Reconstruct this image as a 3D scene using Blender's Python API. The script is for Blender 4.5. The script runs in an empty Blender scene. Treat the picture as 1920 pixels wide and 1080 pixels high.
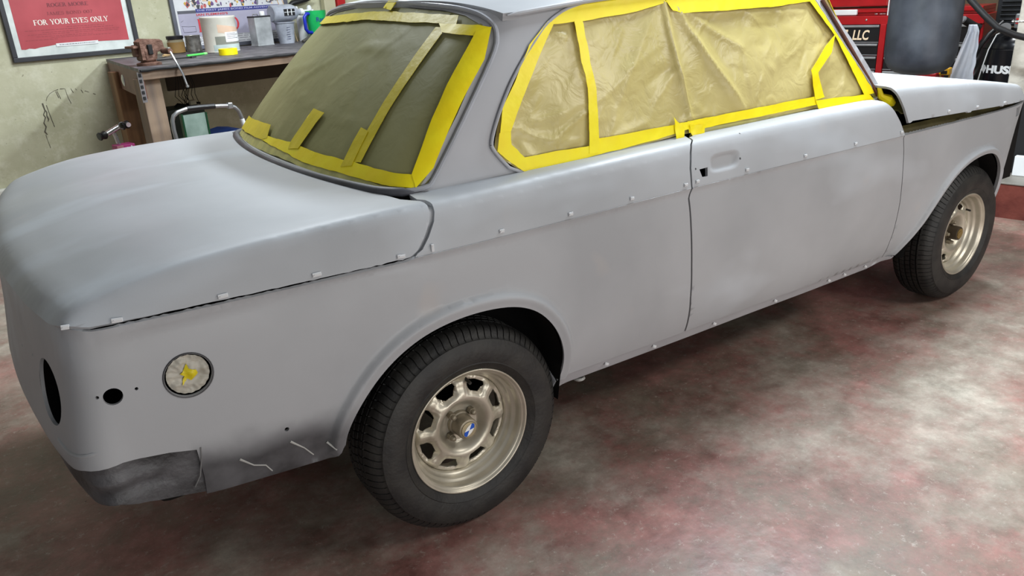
import bpy, bmesh, math, random
import numpy as np
from mathutils import Vector, Matrix, noise as mnoise
from mathutils.geometry import delaunay_2d_cdt
random.seed(7); rng = np.random.default_rng(7)
SC = bpy.context.scene; COL = SC.collection
PI = math.pi

# ---------------- camera ----------------
cam_d = bpy.data.cameras.new('camera'); cam = bpy.data.objects.new('camera', cam_d); COL.objects.link(cam)
F_PX, CX, CY, CZ, YAW, PITCH, ROLL = (1451.227279, -0.875763, -2.319827, 1.384651, 0.585145, 0.369641, -0.055162)
def cam_axes():
    d = Vector((math.sin(YAW)*math.cos(PITCH), math.cos(YAW)*math.cos(PITCH), -math.sin(PITCH)))
    r = Vector((math.cos(YAW), -math.sin(YAW), 0)); u = r.cross(d)
    c, s = math.cos(ROLL), math.sin(ROLL)
    return c*r + s*u, -s*r + c*u, d
_r, _u, _d = cam_axes()
M = Matrix((( _r.x, _u.x, -_d.x, CX), (_r.y, _u.y, -_d.y, CY), (_r.z, _u.z, -_d.z, CZ), (0, 0, 0, 1)))
cam.matrix_world = M
cam_d.sensor_width = 36; cam_d.lens = F_PX*36/1920; cam_d.clip_start = .02; cam_d.clip_end = 60
SC.camera = cam
# ---------------- world, lights, exposure ----------------
SC.view_settings.view_transform = 'Standard'; SC.view_settings.look = 'None'
SC.view_settings.exposure = 0.0; SC.view_settings.gamma = 1.0; SC.view_settings.use_curve_mapping = False
W = bpy.data.worlds.new('world'); SC.world = W; W.use_nodes = True
W.node_tree.nodes['Background'].inputs[0].default_value = (.93, .96, 1.0, 1); W.node_tree.nodes['Background'].inputs[1].default_value = .19
def area(name, loc, aim, size, power, col, sy=None):
    l = bpy.data.lights.new(name, 'AREA'); l.shape = 'RECTANGLE'; l.size = size; l.size_y = sy or size; l.energy = power; l.color = col
    o = bpy.data.objects.new(name, l); COL.objects.link(o); o.location = loc
    o.rotation_euler = (Vector(aim) - Vector(loc)).to_track_quat('-Z', 'Y').to_euler(); return o
# ceiling tube fixtures of the garage
area('ceiling_tube_rear', (.5, 1.55, 2.75), (.3, 1.9, 0), 1.4, 66, (.90, .96, 1.0), .3)
area('ceiling_tube_middle', (2.0, -.15, 2.75), (1.9, -.15, 0), 1.4, 172, (.84, .93, 1.0), .2)
area('ceiling_tube_front', (4.3, .4, 2.85), (4.9, .2, 0), 1.3, 60, (.95, .98, 1.0), .3)
area('ceiling_tube_side', (2.7, -3.1, 2.75), (2.1, -1.8, 0), 1.6, 42, (1.0, .97, .93), .3)
# added fill light on the camera's side of the car, no real opening known there
area('camera_side_fill', (.6, -5.0, .75), (.6, -.8, .85), 4.6, 80, (1.0, .985, .96), 1.3)
# ---------- car body surfaces (metres; x forward, y<0 is the car's right side, z up) ----------
def itp(x, xs, ys):
    return np.interp(x, xs, ys)
def smooth_itp(x, xs, ys):
    # monotone-ish cubic (Catmull) interpolation
    x = np.asarray(x, float); xs = np.asarray(xs, float); ys = np.asarray(ys, float)
    m = np.gradient(ys, xs)
    i = np.clip(np.searchsorted(xs, x) - 1, 0, len(xs) - 2)
    h = xs[i + 1] - xs[i]; t = np.clip((x - xs[i]) / h, 0, 1)
    t2 = t * t; t3 = t2 * t
    return (2*t3 - 3*t2 + 1)*ys[i] + (t3 - 2*t2 + t)*h*m[i] + (-2*t3 + 3*t2)*ys[i+1] + (t3 - t2)*h*m[i+1]
# half plan outline at crease height, from tail centre round to nose centre, y>=0 half
_tail = [(-.925, 0), (-.922, .15), (-.914, .30), (-.902, .43), (-.884, .58), (-.866, .68), (-.858, .72)]
_cr = [(-.850, .745), (-.840, .765), (-.822, .780), (-.798, .787)]
_side = [(-.72, .790), (-.5, .794), (-.2, .797), (.3, .798), (1., .799), (1.8, .798), (2.3, .794), (2.6, .786), (2.78, .770), (2.92, .738), (3.0, .705)]
_nose = [(3.06, .66), (3.10, .58), (3.14, .42), (3.17, .2), (3.18, 0)]
_op = np.array(_tail + _cr + _side + _nose)
def _resamp(P, n):
    d = np.r_[0, np.cumsum(np.linalg.norm(np.diff(P, axis=0), axis=1))]
    u = np.linspace(0, d[-1], n)
    return np.stack([smooth_itp(u, d, P[:, 0]), smooth_itp(u, d, P[:, 1])], 1)
_OUT = _resamp(_op, 4001)
for _k in range(60):
    _OUT[1:-1] = (_OUT[:-2] + 2*_OUT[1:-1] + _OUT[2:]) / 4
_OS = np.r_[0, np.cumsum(np.linalg.norm(np.diff(_OUT, axis=0), axis=1))]
_T = np.gradient(_OUT, _OS, axis=0); _N = np.stack([_T[:, 1], -_T[:, 0]], 1)   # inward candidate
_N *= np.sign(((np.array([1.2, 0]) - _OUT)*_N).sum(1))[:, None]
_i0 = int(np.argmin(abs(_OUT[:, 0] - 0) + (_OUT[:, 1] < .7)*9))
_S0 = _OS[_i0]                      # s = 0 where x = 0 on the side, so s is close to x along the side
S_TAIL = -_S0                       # s at the tail centre
def outl(s):
    u = np.asarray(s, float) + _S0
    return np.interp(u, _OS, _OUT[:, 0]), np.interp(u, _OS, _OUT[:, 1])
def outn(s):
    u = np.asarray(s, float) + _S0
    return np.interp(u, _OS, _N[:, 0]), np.interp(u, _OS, _N[:, 1])
def zcrease(x):
    return smooth_itp(x, [-.95, -.84, -.55, -.1, .8, 1.9, 2.7, 3.2], [.848, .842, .832, .821, .820, .812, .806, .800])
# inset of the lower body below the crease
def ins_side(z):
    return smooth_itp(z, [.20, .27, .34, .42, .50, .60, .70, .765, .79, .806, .815, .9], [.13, .092, .052, .024, .010, .002, .000, .0022, .0046, .0048, .0005, .0])
def ins_tail(z):
    return smooth_itp(z, [.30, .36, .42, .48, .54, .60, .68, .76, .84, .9], [.10, .05, .022, -.010, -.028, -.021, -.009, .000, .008, .012])
ARCH_R = np.array([(-.352,.395),(-.345,.437),(-.318,.487),(-.275,.541),(-.224,.585),(-.166,.617),(-.104,.637),(-.027,.647),(.059,.645),(.135,.631),(.196,.602),(.243,.556),(.277,.501),(.296,.441),(.300,.384),(.292,.335),(.285,.29)])
ARCH_F = np.array([(2.02,.30),(2.045,.34),(2.07,.37),(2.115,.425),(2.165,.49),(2.221,.550),(2.29,.600),(2.388,.638),(2.503,.650),(2.587,.636),(2.650,.595),(2.690,.541),(2.705,.474),(2.705,.40),(2.69,.36)])
def _sm(P, n=3):
    for _ in range(n):
        Q = [P[0]]
        for a, b in zip(P[:-1], P[1:]): Q += [a*.75 + b*.25, a*.25 + b*.75]
        Q.append(P[-1]); P = np.array(Q)
    return P
ARCH_R = _sm(ARCH_R, 2); ARCH_F = _sm(ARCH_F, 2)
def _pdist(px, pz, line):
    a = line[:-1]; b = line[1:]
    P = np.stack([px, pz], -1)[..., None, :]
    ab = b - a; t = np.clip(((P - a)*ab).sum(-1)/(ab*ab).sum(-1), 0, 1)
    return np.linalg.norm(P - (a + t[..., None]*ab), axis=-1).min(-1)
def sstep(e0, e1, x):
    t = np.clip((x - e0)/(e1 - e0), 0, 1); return t*t*(3 - 2*t)
def low(s, z, off=0.0, sgn=-1.0):
    """lower body: s along outline (side: s~x, tail s<-.85), z height -> xyz. off = outward offset"""
    s = np.asarray(s, float); z = np.asarray(z, float)
    x0, y0 = outl(s); nx, ny = outn(s)
    w = sstep(-.87, -.77, s)                     # 0 on tail, 1 on side
    wn = sstep(2.75, 3.15, s)
    I = ins_side(z)*w + ins_tail(z)*(1 - w) + wn*.5*np.clip(.8 - z, 0, 1)
    d = np.minimum(_pdist(s, z, ARCH_R), _pdist(s, z, ARCH_F)*1.35)
    fl = .017*(1 - sstep(.024, .043, d)) + .004*(1 - sstep(.0, .09, d)) - .006*(1 - sstep(.0, .024, d))
    # character groove just under the crease
    g = .004*np.exp(-((z - (zcrease(x0) - .012))/.006)**2)*(1 - sstep(-.2, -.05, s))
    I = I - fl*(z < .68) + g - off
    return np.stack([x0 + nx*I, sgn*(y0 + ny*I), z], -1)
# upper body (lids, shoulders): unfolded plan (X, q) ; q = unfolded half-width coordinate measured inward from crease (0 = crease)
_D_t = [0, .04, .085, .112, .124, .14, .2, 1.5]
_D_d = [0, .011, .025, .036, .0455, .0605, .1205, 1.4205]
_G_t = [0, .04, .085, .112, .124, .14, .2, .4, .8, 1.5]
_G_h = [0, .335, .70, .90, .945, .960, .970, .98, 1, 1]
def sidey(x):
    return smooth_itp(x, [-1, -.72, -.5, -.2, .3, 1, 1.8, 2.3, 2.6, 2.78, 2.92, 3.05, 3.2], [.780, .790, .794, .797, .798, .799, .798, .794, .786, .770, .738, .67, .50])
def tailx(y):
    return smooth_itp(np.abs(y), [0, .15, .3, .43, .58, .68, .8], [-.925, -.922, -.914, -.902, -.884, -.866, -.842])
def deckH(x):
    return smooth_itp(x, [-1, -.5, -.1, .5, 1., 1.75, 2.2, 2.5, 2.82, 3.0, 3.12, 3.25], [.108, .112, .116, .117, .117, .122, .118, .103, .075, .055, .03, .0])
def upper(x, q, off=0.0, sgn=-1.0):
    x = np.asarray(x, float); q = np.asarray(q, float)
    d = np.interp(q, _D_t, _D_d); g = np.interp(q, _G_t, _G_h)
    # soften the tables
    k = .004 + .014*sstep(-.35, .1, x)
    d = (np.interp(q - k, _D_t, _D_d) + 2*d + np.interp(q + k, _D_t, _D_d))/4 * (q > 0) + (q <= 0)*0
    g = (np.interp(q - k, _G_t, _G_h) + 2*g + np.interp(q + k, _G_t, _G_h))/4
    g = np.where(q <= 0, 0, g)
    y = sidey(x) - d
    dt = x - tailx(y)
    gt = smooth_itp(np.clip(dt, 0, 5), [0, .02, .05, .09, .14, .2, .33, .5, .8, 5], [0, .20, .35, .47, .60, .72, .86, .94, 1, 1])
    z = zcrease(x) + deckH(x)*g*gt
    # crown of the deck between the shoulders
    z = z + .005*gt*(1 - np.clip(y/.7, -1, 1)**2)*(deckH(x) > .05)
    # offset approx along outward normal: blend of up and side
    wy = np.clip(1 - (q - .06)/.06, 0, 1)
    return np.stack([x, sgn*(y + off*wy), z + off*(1 - .8*wy)], -1)
# greenhouse
def xr(y, z):
    b = -.175 + .20*y*y; t = .20 + .26*y*y
    k = (z - .93)/.40
    return b + (t - b)*k - .022*np.sin(np.clip(k, 0, 1)*np.pi)
def ys(x, z):
    k = (z - .93)/.40
    return .692 - .115*k - .012*k*k + .012*np.sin(np.clip(k, 0, 1)*np.pi) - .018*sstep(.6, -.15, x)
def yK(z):
    y = .66*np.ones_like(z)
    for _ in range(6): y = ys(xr(y, z), z)
    return y
RC = .10
def green(s, z, off=0.0, sgn=-1.0):
    """greenhouse: s<0 on the rear window side of the corner, s>0 along the side"""
    s = np.asarray(s, float); z = np.asarray(z, float)
    yk = yK(z); xk = xr(yk, z)
    def rear(u): y = yk - u; return xr(y, z), y
    def side(u): x = xk + u; return x, ys(x, z)
    ax, ay = rear(np.maximum(-s, RC)); bx, by = side(np.maximum(s, RC))
    a0x, a0y = rear(np.full_like(s, RC)); b0x, b0y = side(np.full_like(s, RC))
    t = np.clip((s + RC)/(2*RC), 0, 1)
    qx = (1-t)**2*a0x + 2*t*(1-t)*xk + t*t*b0x; qy = (1-t)**2*a0y + 2*t*(1-t)*yk + t*t*b0y
    x = np.where(s < -RC, ax, np.where(s > RC, bx, qx)); y = np.where(s < -RC, ay, np.where(s > RC, by, qy))
    w = sstep(-RC, RC, s)
    # outward direction: rear (-.75,0,.66) , side (0,1,.28)
    nx = -(1-w)*.75; ny = w*.96; nz = (1-w)*.66 + w*.28
    L = np.sqrt(nx*nx + ny*ny + nz*nz)
    return np.stack([x + off*nx/L, sgn*(y + off*ny/L), z + off*nz/L], -1)
def greenY(Y, z, off=0.0):
    """same surface addressed by signed Y across the rear window"""
    Y = np.asarray(Y, float); z = np.asarray(z, float)
    P = green(np.abs(Y) - yK(z), z, off, 1.0)
    P[..., 1] *= np.sign(Y + 1e-12)
    return P
def gutz(x):
    return smooth_itp(x, [.15, .3, .6, 1.0, 1.4, 1.7], [1.305, 1.317, 1.340, 1.352, 1.345, 1.320])
# traced outlines in the coordinates of the car body surfaces
RW = {'paper': [(-0.5906, 1.2904), (-0.6436, 1.2259), (-0.7128, 0.9822), (-0.6954, 0.942), (-0.5495, 0.9504), (-0.4184, 0.9528), (-0.0815, 0.965), (0.201, 0.9703), (0.5219, 0.9562)],
 'top_tape': [(0.5416, 1.3183), (-0.1307, 1.3339), (-0.4521, 1.3206), (-0.4712, 1.2999), (-0.1718, 1.3094), (0.6767, 1.2963), (0.5646, 1.2934)],
 'top_tape2': [(-0.4046, 1.3017), (-0.5483, 1.2961), (-0.5937, 1.2903), (-0.5718, 1.2702), (-0.4423, 1.2813)],
 'thin': [(-0.4002, 1.2938), (-0.4263, 1.2936), (-0.4434, 1.2804), (-0.4582, 1.0608), (-0.4652, 0.9839), (-0.4316, 0.9804), (-0.418, 1.0534)],
 'short2': [(-0.3877, 1.0577), (-0.4277, 1.0507), (-0.44, 0.9726), (-0.3954, 0.9656)],
 'right': [(-0.5595, 1.281), (-0.5937, 1.2903), (-0.6497, 1.2174), (-0.7128, 0.9822), (-0.6964, 0.9408), (-0.6633, 0.9708)],
 'bottom': [(0.1506, 0.9843), (-0.0537, 0.9916), (-0.1447, 0.9868), (-0.4392, 0.9812), (-0.6674, 0.9707), (-0.6981, 0.9415), (-0.4184, 0.9528), (-0.1641, 0.9553), (-0.0691, 0.9636), (0.1978, 0.9691)],
 'patch': [(0.6092, 0.9847), (0.1746, 1.0137), (0.141, 0.98), (0.1861, 0.9694), (0.6406, 0.9047)],
 'diag': [(-0.09, 1.0812), (-0.1688, 1.0752), (-0.1556, 1.0479), (-0.1339, 0.9807), (-0.0708, 0.9736), (-0.0638, 0.9927), (-0.0816, 1.0536)],
 'pale': [(0.5497, 0.988), (0.5219, 0.9562), (0.1978, 0.9691), (-0.0691, 0.9636), (-0.1641, 0.9553), (-0.4184, 0.9528), (-0.6981, 0.9415), (-0.6871, 0.9385), (-0.6065, 0.9415), (-0.4374, 0.9354), (-0.0312, 0.949), (0.4659, 0.9368)],
 'rubber': [(0.6588, 0.8627), (0.1271, 0.9341), (-0.2591, 0.9292), (-0.5058, 0.9203), (-0.6151, 0.9201), (-0.7163, 0.9189)],
 'topframe': [(0.3184, 1.3541), (-0.0964, 1.3572), (-0.3911, 1.3387), (-0.4983, 1.3232), (-0.5807, 1.2993), (-0.6254, 1.2722)],
 'rightframe': [(-0.6254, 1.2722), (-0.6678, 1.2245), (-0.7167, 1.1004), (-0.7379, 0.9642), (-0.732, 0.9373)],
 'topl': [(0.5218, 1.3515), (-0.1009, 1.3541), (-0.4368, 1.3333), (-0.5633, 1.3041)]}
SW = {'opening': [(0.1909, 1.0225), (0.2107, 1.0002), (0.3342, 0.9234), (0.6065, 0.9255), (0.9272, 0.927), (0.9625, 0.9237), (1.3277, 0.9238), (1.9527, 0.9273), (1.8716, 0.9752), (1.6069, 1.1284), (1.4472, 1.2248), (1.2418, 1.3477), (1.0698, 1.3444), (0.8579, 1.3404), (0.5685, 1.3422), (0.3631, 1.3403), (0.2432, 1.3286), (0.1936, 1.2967), (0.1796, 1.2483), (0.167, 1.1734), (0.1744, 1.0934)],
 'tleft': [(0.1898, 1.2969), (0.2137, 1.2886), (0.2165, 1.225), (0.2345, 1.0669), (0.2394, 1.0364), (0.2523, 1.0148), (0.2246, 0.9935), (0.2046, 1.0406), (0.1783, 1.0979), (0.1774, 1.1575), (0.1665, 1.2416)],
 'tcorner': [(0.2362, 1.0417), (0.2608, 1.0062), (0.3253, 0.969), (0.3555, 0.9277), (0.3115, 0.9491), (0.223, 0.9962), (0.2032, 1.0407)],
 'tbot': [(0.3232, 0.9703), (0.5397, 0.9704), (0.5634, 0.9834), (0.8471, 0.9817), (0.9128, 0.9837), (0.9272, 0.9603), (0.8712, 0.9574), (0.8032, 0.9499), (0.5967, 0.9413), (0.3544, 0.9294)],
 'tbot2': [(0.9088, 0.9842), (1.201, 0.9857), (1.5197, 0.9869), (1.5526, 0.9587), (1.2403, 0.9574), (0.995, 0.9561), (0.9362, 0.9504)],
 'tvent': [(1.5289, 0.9726), (1.8473, 0.9599), (1.9043, 0.9324), (1.6525, 0.9354), (1.5634, 0.942)],
 'tvert': [(0.281, 1.2888), (0.3089, 1.2898), (0.4719, 1.1141), (0.5686, 0.9747), (0.5869, 0.9442), (0.5484, 0.9494), (0.5165, 1.0027), (0.4411, 1.1171)],
 'ttop': [(0.1916, 1.2942), (0.2443, 1.3269), (0.3631, 1.3403), (0.5674, 1.344), (0.6135, 1.32), (0.5057, 1.3007), (0.3011, 1.2876), (0.2128, 1.2866)],
 'ttop2': [(0.6054, 1.3227), (0.6113, 1.3391), (0.8561, 1.3436), (1.248, 1.3475), (1.3356, 1.2889), (1.107, 1.2805), (0.6949, 1.2861), (0.6537, 1.2955)],
 'tA': [(1.248, 1.3475), (1.3399, 1.2921), (1.6069, 1.1284), (1.8862, 0.9594), (1.8234, 0.9588), (1.516, 1.1726), (1.3101, 1.2867)],
 'tdiv': [(1.5165, 1.176), (1.5267, 1.1174), (1.4879, 1.0602), (1.5747, 0.9778), (1.5266, 0.9762), (1.4424, 1.0709), (1.4784, 1.1414)],
 'tp1': [(0.8358, 1.0032), (0.8563, 0.9892), (0.901, 0.9694), (0.9213, 0.9289), (0.8859, 0.9335)],
 'tp2': [(0.9174, 0.9732), (0.9887, 0.9664), (1.0066, 0.9344), (0.9596, 0.9357)],
 'paper1': [(0.1916, 1.2942), (0.2443, 1.3269), (0.3631, 1.3403), (0.5685, 1.3422), (0.9116, 0.9827), (0.9056, 0.9542), (0.3544, 0.9294), (0.223, 0.9962), (0.1783, 1.0979), (0.1665, 1.2416)],
 'paper2': [(0.5685, 1.3422), (1.248, 1.3475), (1.6069, 1.1284), (1.8965, 0.944), (1.5405, 0.9546), (0.995, 0.9561), (0.9271, 0.9574), (0.9056, 0.9542)]}
# ---------------- materials ----------------
def nt(name):
    m = bpy.data.materials.new(name); m.use_nodes = True; t = m.node_tree
    return m, t, t.nodes, t.links, t.nodes['Principled BSDF']
def srgb(r, g, b):
    f = lambda c: (c/255/12.92 if c/255 <= .04045 else ((c/255 + .055)/1.055)**2.4)
    return (f(r), f(g), f(b), 1)
def simple(name, col, rough=.5, metal=0., var=.12, scale=9., bump=0., bscale=60., spec=.5, trans=0., col2=None, coat=0., emit=None):
    m, t, N, L, B = nt(name)
    B.inputs['Roughness'].default_value = rough; B.inputs['Metallic'].default_value = metal
    B.inputs['Specular IOR Level'].default_value = spec; B.inputs['Transmission Weight'].default_value = trans
    B.inputs['Coat Weight'].default_value = coat
    tc = N.new('ShaderNodeTexCoord'); no = N.new('ShaderNodeTexNoise'); no.inputs['Scale'].default_value = scale; no.inputs['Detail'].default_value = 5
    L.new(tc.outputs['Object'], no.inputs['Vector'])
    r = N.new('ShaderNodeValToRGB'); c = srgb(*col)
    c2 = srgb(*col2) if col2 else tuple(min(1, x*(1 + var)) for x in c[:3]) + (1,)
    c1 = c if col2 else tuple(x*(1 - var) for x in c[:3]) + (1,)
    r.color_ramp.elements[0].color = c1; r.color_ramp.elements[1].color = c2
    r.color_ramp.elements[0].position = .35; r.color_ramp.elements[1].position = .65
    L.new(no.outputs['Fac'], r.inputs['Fac']); L.new(r.outputs['Color'], B.inputs['Base Color'])
    if bump:
        n2 = N.new('ShaderNodeTexNoise'); n2.inputs['Scale'].default_value = bscale; n2.inputs['Detail'].default_value = 6
        b = N.new('ShaderNodeBump'); b.inputs['Strength'].default_value = bump; b.inputs['Distance'].default_value = .01
        L.new(tc.outputs['Object'], n2.inputs['Vector']); L.new(n2.outputs['Fac'], b.inputs['Height']); L.new(b.outputs['Normal'], B.inputs['Normal'])
    return m
def mixc(N, L, fac, a, b, blend='MIX'):
    x = N.new('ShaderNodeMix'); x.data_type = 'RGBA'; x.blend_type = blend
    for sock, v in ((0, fac), (6, a), (7, b)):
        if isinstance(v, (int, float)): x.inputs[sock].default_value = v
        elif isinstance(v, tuple): x.inputs[sock].default_value = v
        else: L.new(v, x.inputs[sock])
    return x.outputs[2]
def math_n(N, L, op, a, b=None, clamp=False):
    x = N.new('ShaderNodeMath'); x.operation = op; x.use_clamp = clamp
    for i, v in ((0, a), (1, b)):
        if v is None: continue
        if isinstance(v, (int, float)): x.inputs[i].default_value = v
        else: L.new(v, x.inputs[i])
    return x.outputs[0]
def noise_n(N, L, vec, scale, detail=4, lo=.4, hi=.6, rough=.5):
    n = N.new('ShaderNodeTexNoise'); n.inputs['Scale'].default_value = scale; n.inputs['Detail'].default_value = detail; n.inputs['Roughness'].default_value = rough
    L.new(vec, n.inputs['Vector'])
    mr = N.new('ShaderNodeMapRange'); mr.inputs[1].default_value = lo; mr.inputs[2].default_value = hi
    L.new(n.outputs['Fac'], mr.inputs[0]); return mr.outputs[0]
def lin_n(N, L, v, a, b):
    mr = N.new('ShaderNodeMapRange'); mr.inputs[1].default_value = a; mr.inputs[2].default_value = b; mr.interpolation_type = 'SMOOTHSTEP'
    L.new(v, mr.inputs[0]); return mr.outputs[0]

def make_primer():
    m, t, N, L, B = nt('grey_primer')
    B.inputs['Roughness'].default_value = .42; B.inputs['Specular IOR Level'].default_value = .38
    tc = N.new('ShaderNodeTexCoord'); g = tc.outputs['Object']
    sp = N.new('ShaderNodeSeparateXYZ'); L.new(g, sp.inputs[0])
    X, Y, Z = sp.outputs
    base = mixc(N, L, noise_n(N, L, g, 2.2, 4), srgb(158, 160, 163), srgb(168, 170, 173))
    # thin sanded places showing paler coats, and a warm tint of old filler
    mp = N.new('ShaderNodeMapping'); mp.inputs['Scale'].default_value = (.55, 1.6, 1.2); L.new(g, mp.inputs[0])
    base = mixc(N, L, math_n(N, L, 'MULTIPLY', noise_n(N, L, mp.outputs[0], 3.1, 3, .56, .70), .55), base, srgb(186, 192, 198))
    base = mixc(N, L, math_n(N, L, 'MULTIPLY', noise_n(N, L, g, 5.3, 2, .68, .78), .35), base, srgb(182, 174, 168))
    # dark undercoat overspray along the lower rear quarter
    mm = N.new('ShaderNodeMath'); mm.operation = 'MULTIPLY_ADD'; L.new(X, mm.inputs[0]); mm.inputs[1].default_value = -.15; mm.inputs[2].default_value = .425
    nz = math_n(N, L, 'MULTIPLY_ADD', noise_n(N, L, g, 7, 3, .3, .7), .05); 
    zz = math_n(N, L, 'SUBTRACT', Z, mm.outputs[0]); zz = math_n(N, L, 'SUBTRACT', zz, math_n(N, L, 'MULTIPLY', noise_n(N, L, g, 7, 3, .3, .7), .05))
    lowm = math_n(N, L, 'SUBTRACT', 1.0, lin_n(N, L, zz, -.075, .03))
    rearm = math_n(N, L, 'SUBTRACT', 1.0, lin_n(N, L, X, -.42, -.22))
    front = lin_n(N, L, X, -.688, -.668)
    m3 = math_n(N, L, 'MULTIPLY', math_n(N, L, 'MULTIPLY', lowm, rearm), front)
    dk = mixc(N, L, noise_n(N, L, g, 14, 5, .35, .65), srgb(62, 62, 64), srgb(92, 92, 95))
    base = mixc(N, L, m3, base, dk)
    # darker grey, broken up by noise, towards the bottom edge
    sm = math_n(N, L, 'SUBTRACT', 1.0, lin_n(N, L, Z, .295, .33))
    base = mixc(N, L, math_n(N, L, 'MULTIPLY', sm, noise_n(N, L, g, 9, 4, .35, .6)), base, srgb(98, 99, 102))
    L.new(base, B.inputs['Base Color'])
    L.new(math_n(N, L, 'ADD', math_n(N, L, 'MULTIPLY', noise_n(N, L, g, 3, 4, .3, .7), .16), .40), B.inputs['Roughness'])
    n2 = N.new('ShaderNodeTexNoise'); n2.inputs['Scale'].default_value = 260; L.new(g, n2.inputs['Vector'])
    n3 = N.new('ShaderNodeTexNoise'); n3.inputs['Scale'].default_value = 5; n3.inputs['Detail'].default_value = 1; L.new(g, n3.inputs['Vector'])
    b = N.new('ShaderNodeBump'); b.inputs['Strength'].default_value = .04; b.inputs['Distance'].default_value = .002; L.new(n2.outputs['Fac'], b.inputs['Height'])
    b2 = N.new('ShaderNodeBump'); b2.inputs['Strength'].default_value = .05; b2.inputs['Distance'].default_value = .02; L.new(n3.outputs['Fac'], b2.inputs['Height']); L.new(b.outputs['Normal'], b2.inputs['Normal'])
    L.new(b2.outputs['Normal'], B.inputs['Normal'])
    return m
def make_floor():
    m, t, N, L, B = nt('worn_red_painted_concrete')
    tc = N.new('ShaderNodeTexCoord'); g = tc.outputs['Object']
    mpw = N.new('ShaderNodeMapping'); mpw.inputs['Location'].default_value = (5.1, 2.4, 0); L.new(g, mpw.inputs[0]); gw = mpw.outputs[0]  # moves the pale worn patches rightward, partly standing in for brighter light there
    red = mixc(N, L, noise_n(N, L, g, 5, 9, .35, .65, .75), srgb(112, 76, 69), srgb(176, 126, 118))
    brown = mixc(N, L, noise_n(N, L, g, 7, 9, .35, .65, .75), srgb(98, 85, 73), srgb(142, 127, 112))
    base = mixc(N, L, noise_n(N, L, g, 1.7, 12, .43, .60, .8), red, brown)
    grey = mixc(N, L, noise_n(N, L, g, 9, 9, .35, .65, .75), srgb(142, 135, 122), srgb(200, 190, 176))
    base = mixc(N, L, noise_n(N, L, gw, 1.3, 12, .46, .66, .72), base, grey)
    base = mixc(N, L, math_n(N, L, 'MULTIPLY', noise_n(N, L, g, 34, 9, .56, .64, .85), .6), base, srgb(196, 186, 174))
    base = mixc(N, L, math_n(N, L, 'MULTIPLY', noise_n(N, L, g, 12, 10, .56, .64, .85), .40), base, srgb(142, 90, 82))
    base = mixc(N, L, math_n(N, L, 'MULTIPLY', noise_n(N, L, g, 24, 3, .74, .78), .85), base, srgb(44, 34, 32))
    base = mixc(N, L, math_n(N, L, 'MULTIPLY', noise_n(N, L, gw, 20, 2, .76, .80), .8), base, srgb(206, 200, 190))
    L.new(base, B.inputs['Base Color'])
    L.new(math_n(N, L, 'ADD', math_n(N, L, 'MULTIPLY', noise_n(N, L, g, 3.5, 6, .3, .7), .25), .30), B.inputs['Roughness'])
    B.inputs['Specular IOR Level'].default_value = .5
    n2 = N.new('ShaderNodeTexNoise'); n2.inputs['Scale'].default_value = 22; n2.inputs['Detail'].default_value = 8; L.new(g, n2.inputs['Vector'])
    b = N.new('ShaderNodeBump'); b.inputs['Strength'].default_value = .16; b.inputs['Distance'].default_value = .01; L.new(n2.outputs['Fac'], b.inputs['Height']); L.new(b.outputs['Normal'], B.inputs['Normal'])
    return m
def make_wall():
    m, t, N, L, B = nt('yellowed_plaster')
    tc = N.new('ShaderNodeTexCoord'); g = tc.outputs['Object']
    base = mixc(N, L, noise_n(N, L, g, 2.5, 6, .35, .65, .6), srgb(172, 170, 140), srgb(196, 194, 166))
    base = mixc(N, L, math_n(N, L, 'MULTIPLY', noise_n(N, L, g, 9, 7, .5, .68, .7), .6), base, srgb(212, 210, 188))
    base = mixc(N, L, math_n(N, L, 'MULTIPLY', noise_n(N, L, g, 5, 7, .58, .72, .7), .5), base, srgb(140, 134, 104))
    base = mixc(N, L, math_n(N, L, 'MULTIPLY', noise_n(N, L, g, 45, 3, .68, .74), .6), base, srgb(110, 104, 80))
    L.new(base, B.inputs['Base Color']); B.inputs['Roughness'].default_value = .7
    n2 = N.new('ShaderNodeTexNoise'); n2.inputs['Scale'].default_value = 14; n2.inputs['Detail'].default_value = 8; L.new(g, n2.inputs['Vector'])
    b = N.new('ShaderNodeBump'); b.inputs['Strength'].default_value = .3; b.inputs['Distance'].default_value = .01; L.new(n2.outputs['Fac'], b.inputs['Height']); L.new(b.outputs['Normal'], B.inputs['Normal'])
    return m
def make_wood(name, a, b, axis='X', scale=3.):
    m, t, N, L, B = nt(name)
    tc = N.new('ShaderNodeTexCoord'); mp = N.new('ShaderNodeMapping'); L.new(tc.outputs['Object'], mp.inputs[0])
    mp.inputs['Scale'].default_value = {'X': (.6, 9, 9), 'Z': (9, 9, .6), 'Y': (9, .6, 9)}[axis]
    base = mixc(N, L, noise_n(N, L, mp.outputs[0], scale, 6, .35, .65), srgb(*a), srgb(*b))
    base = mixc(N, L, math_n(N, L, 'MULTIPLY', noise_n(N, L, tc.outputs['Object'], 5, 6, .52, .66), .5), base, srgb(*[int(c*.45) for c in a]))
    L.new(base, B.inputs['Base Color']); B.inputs['Roughness'].default_value = .6
    return m
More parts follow.
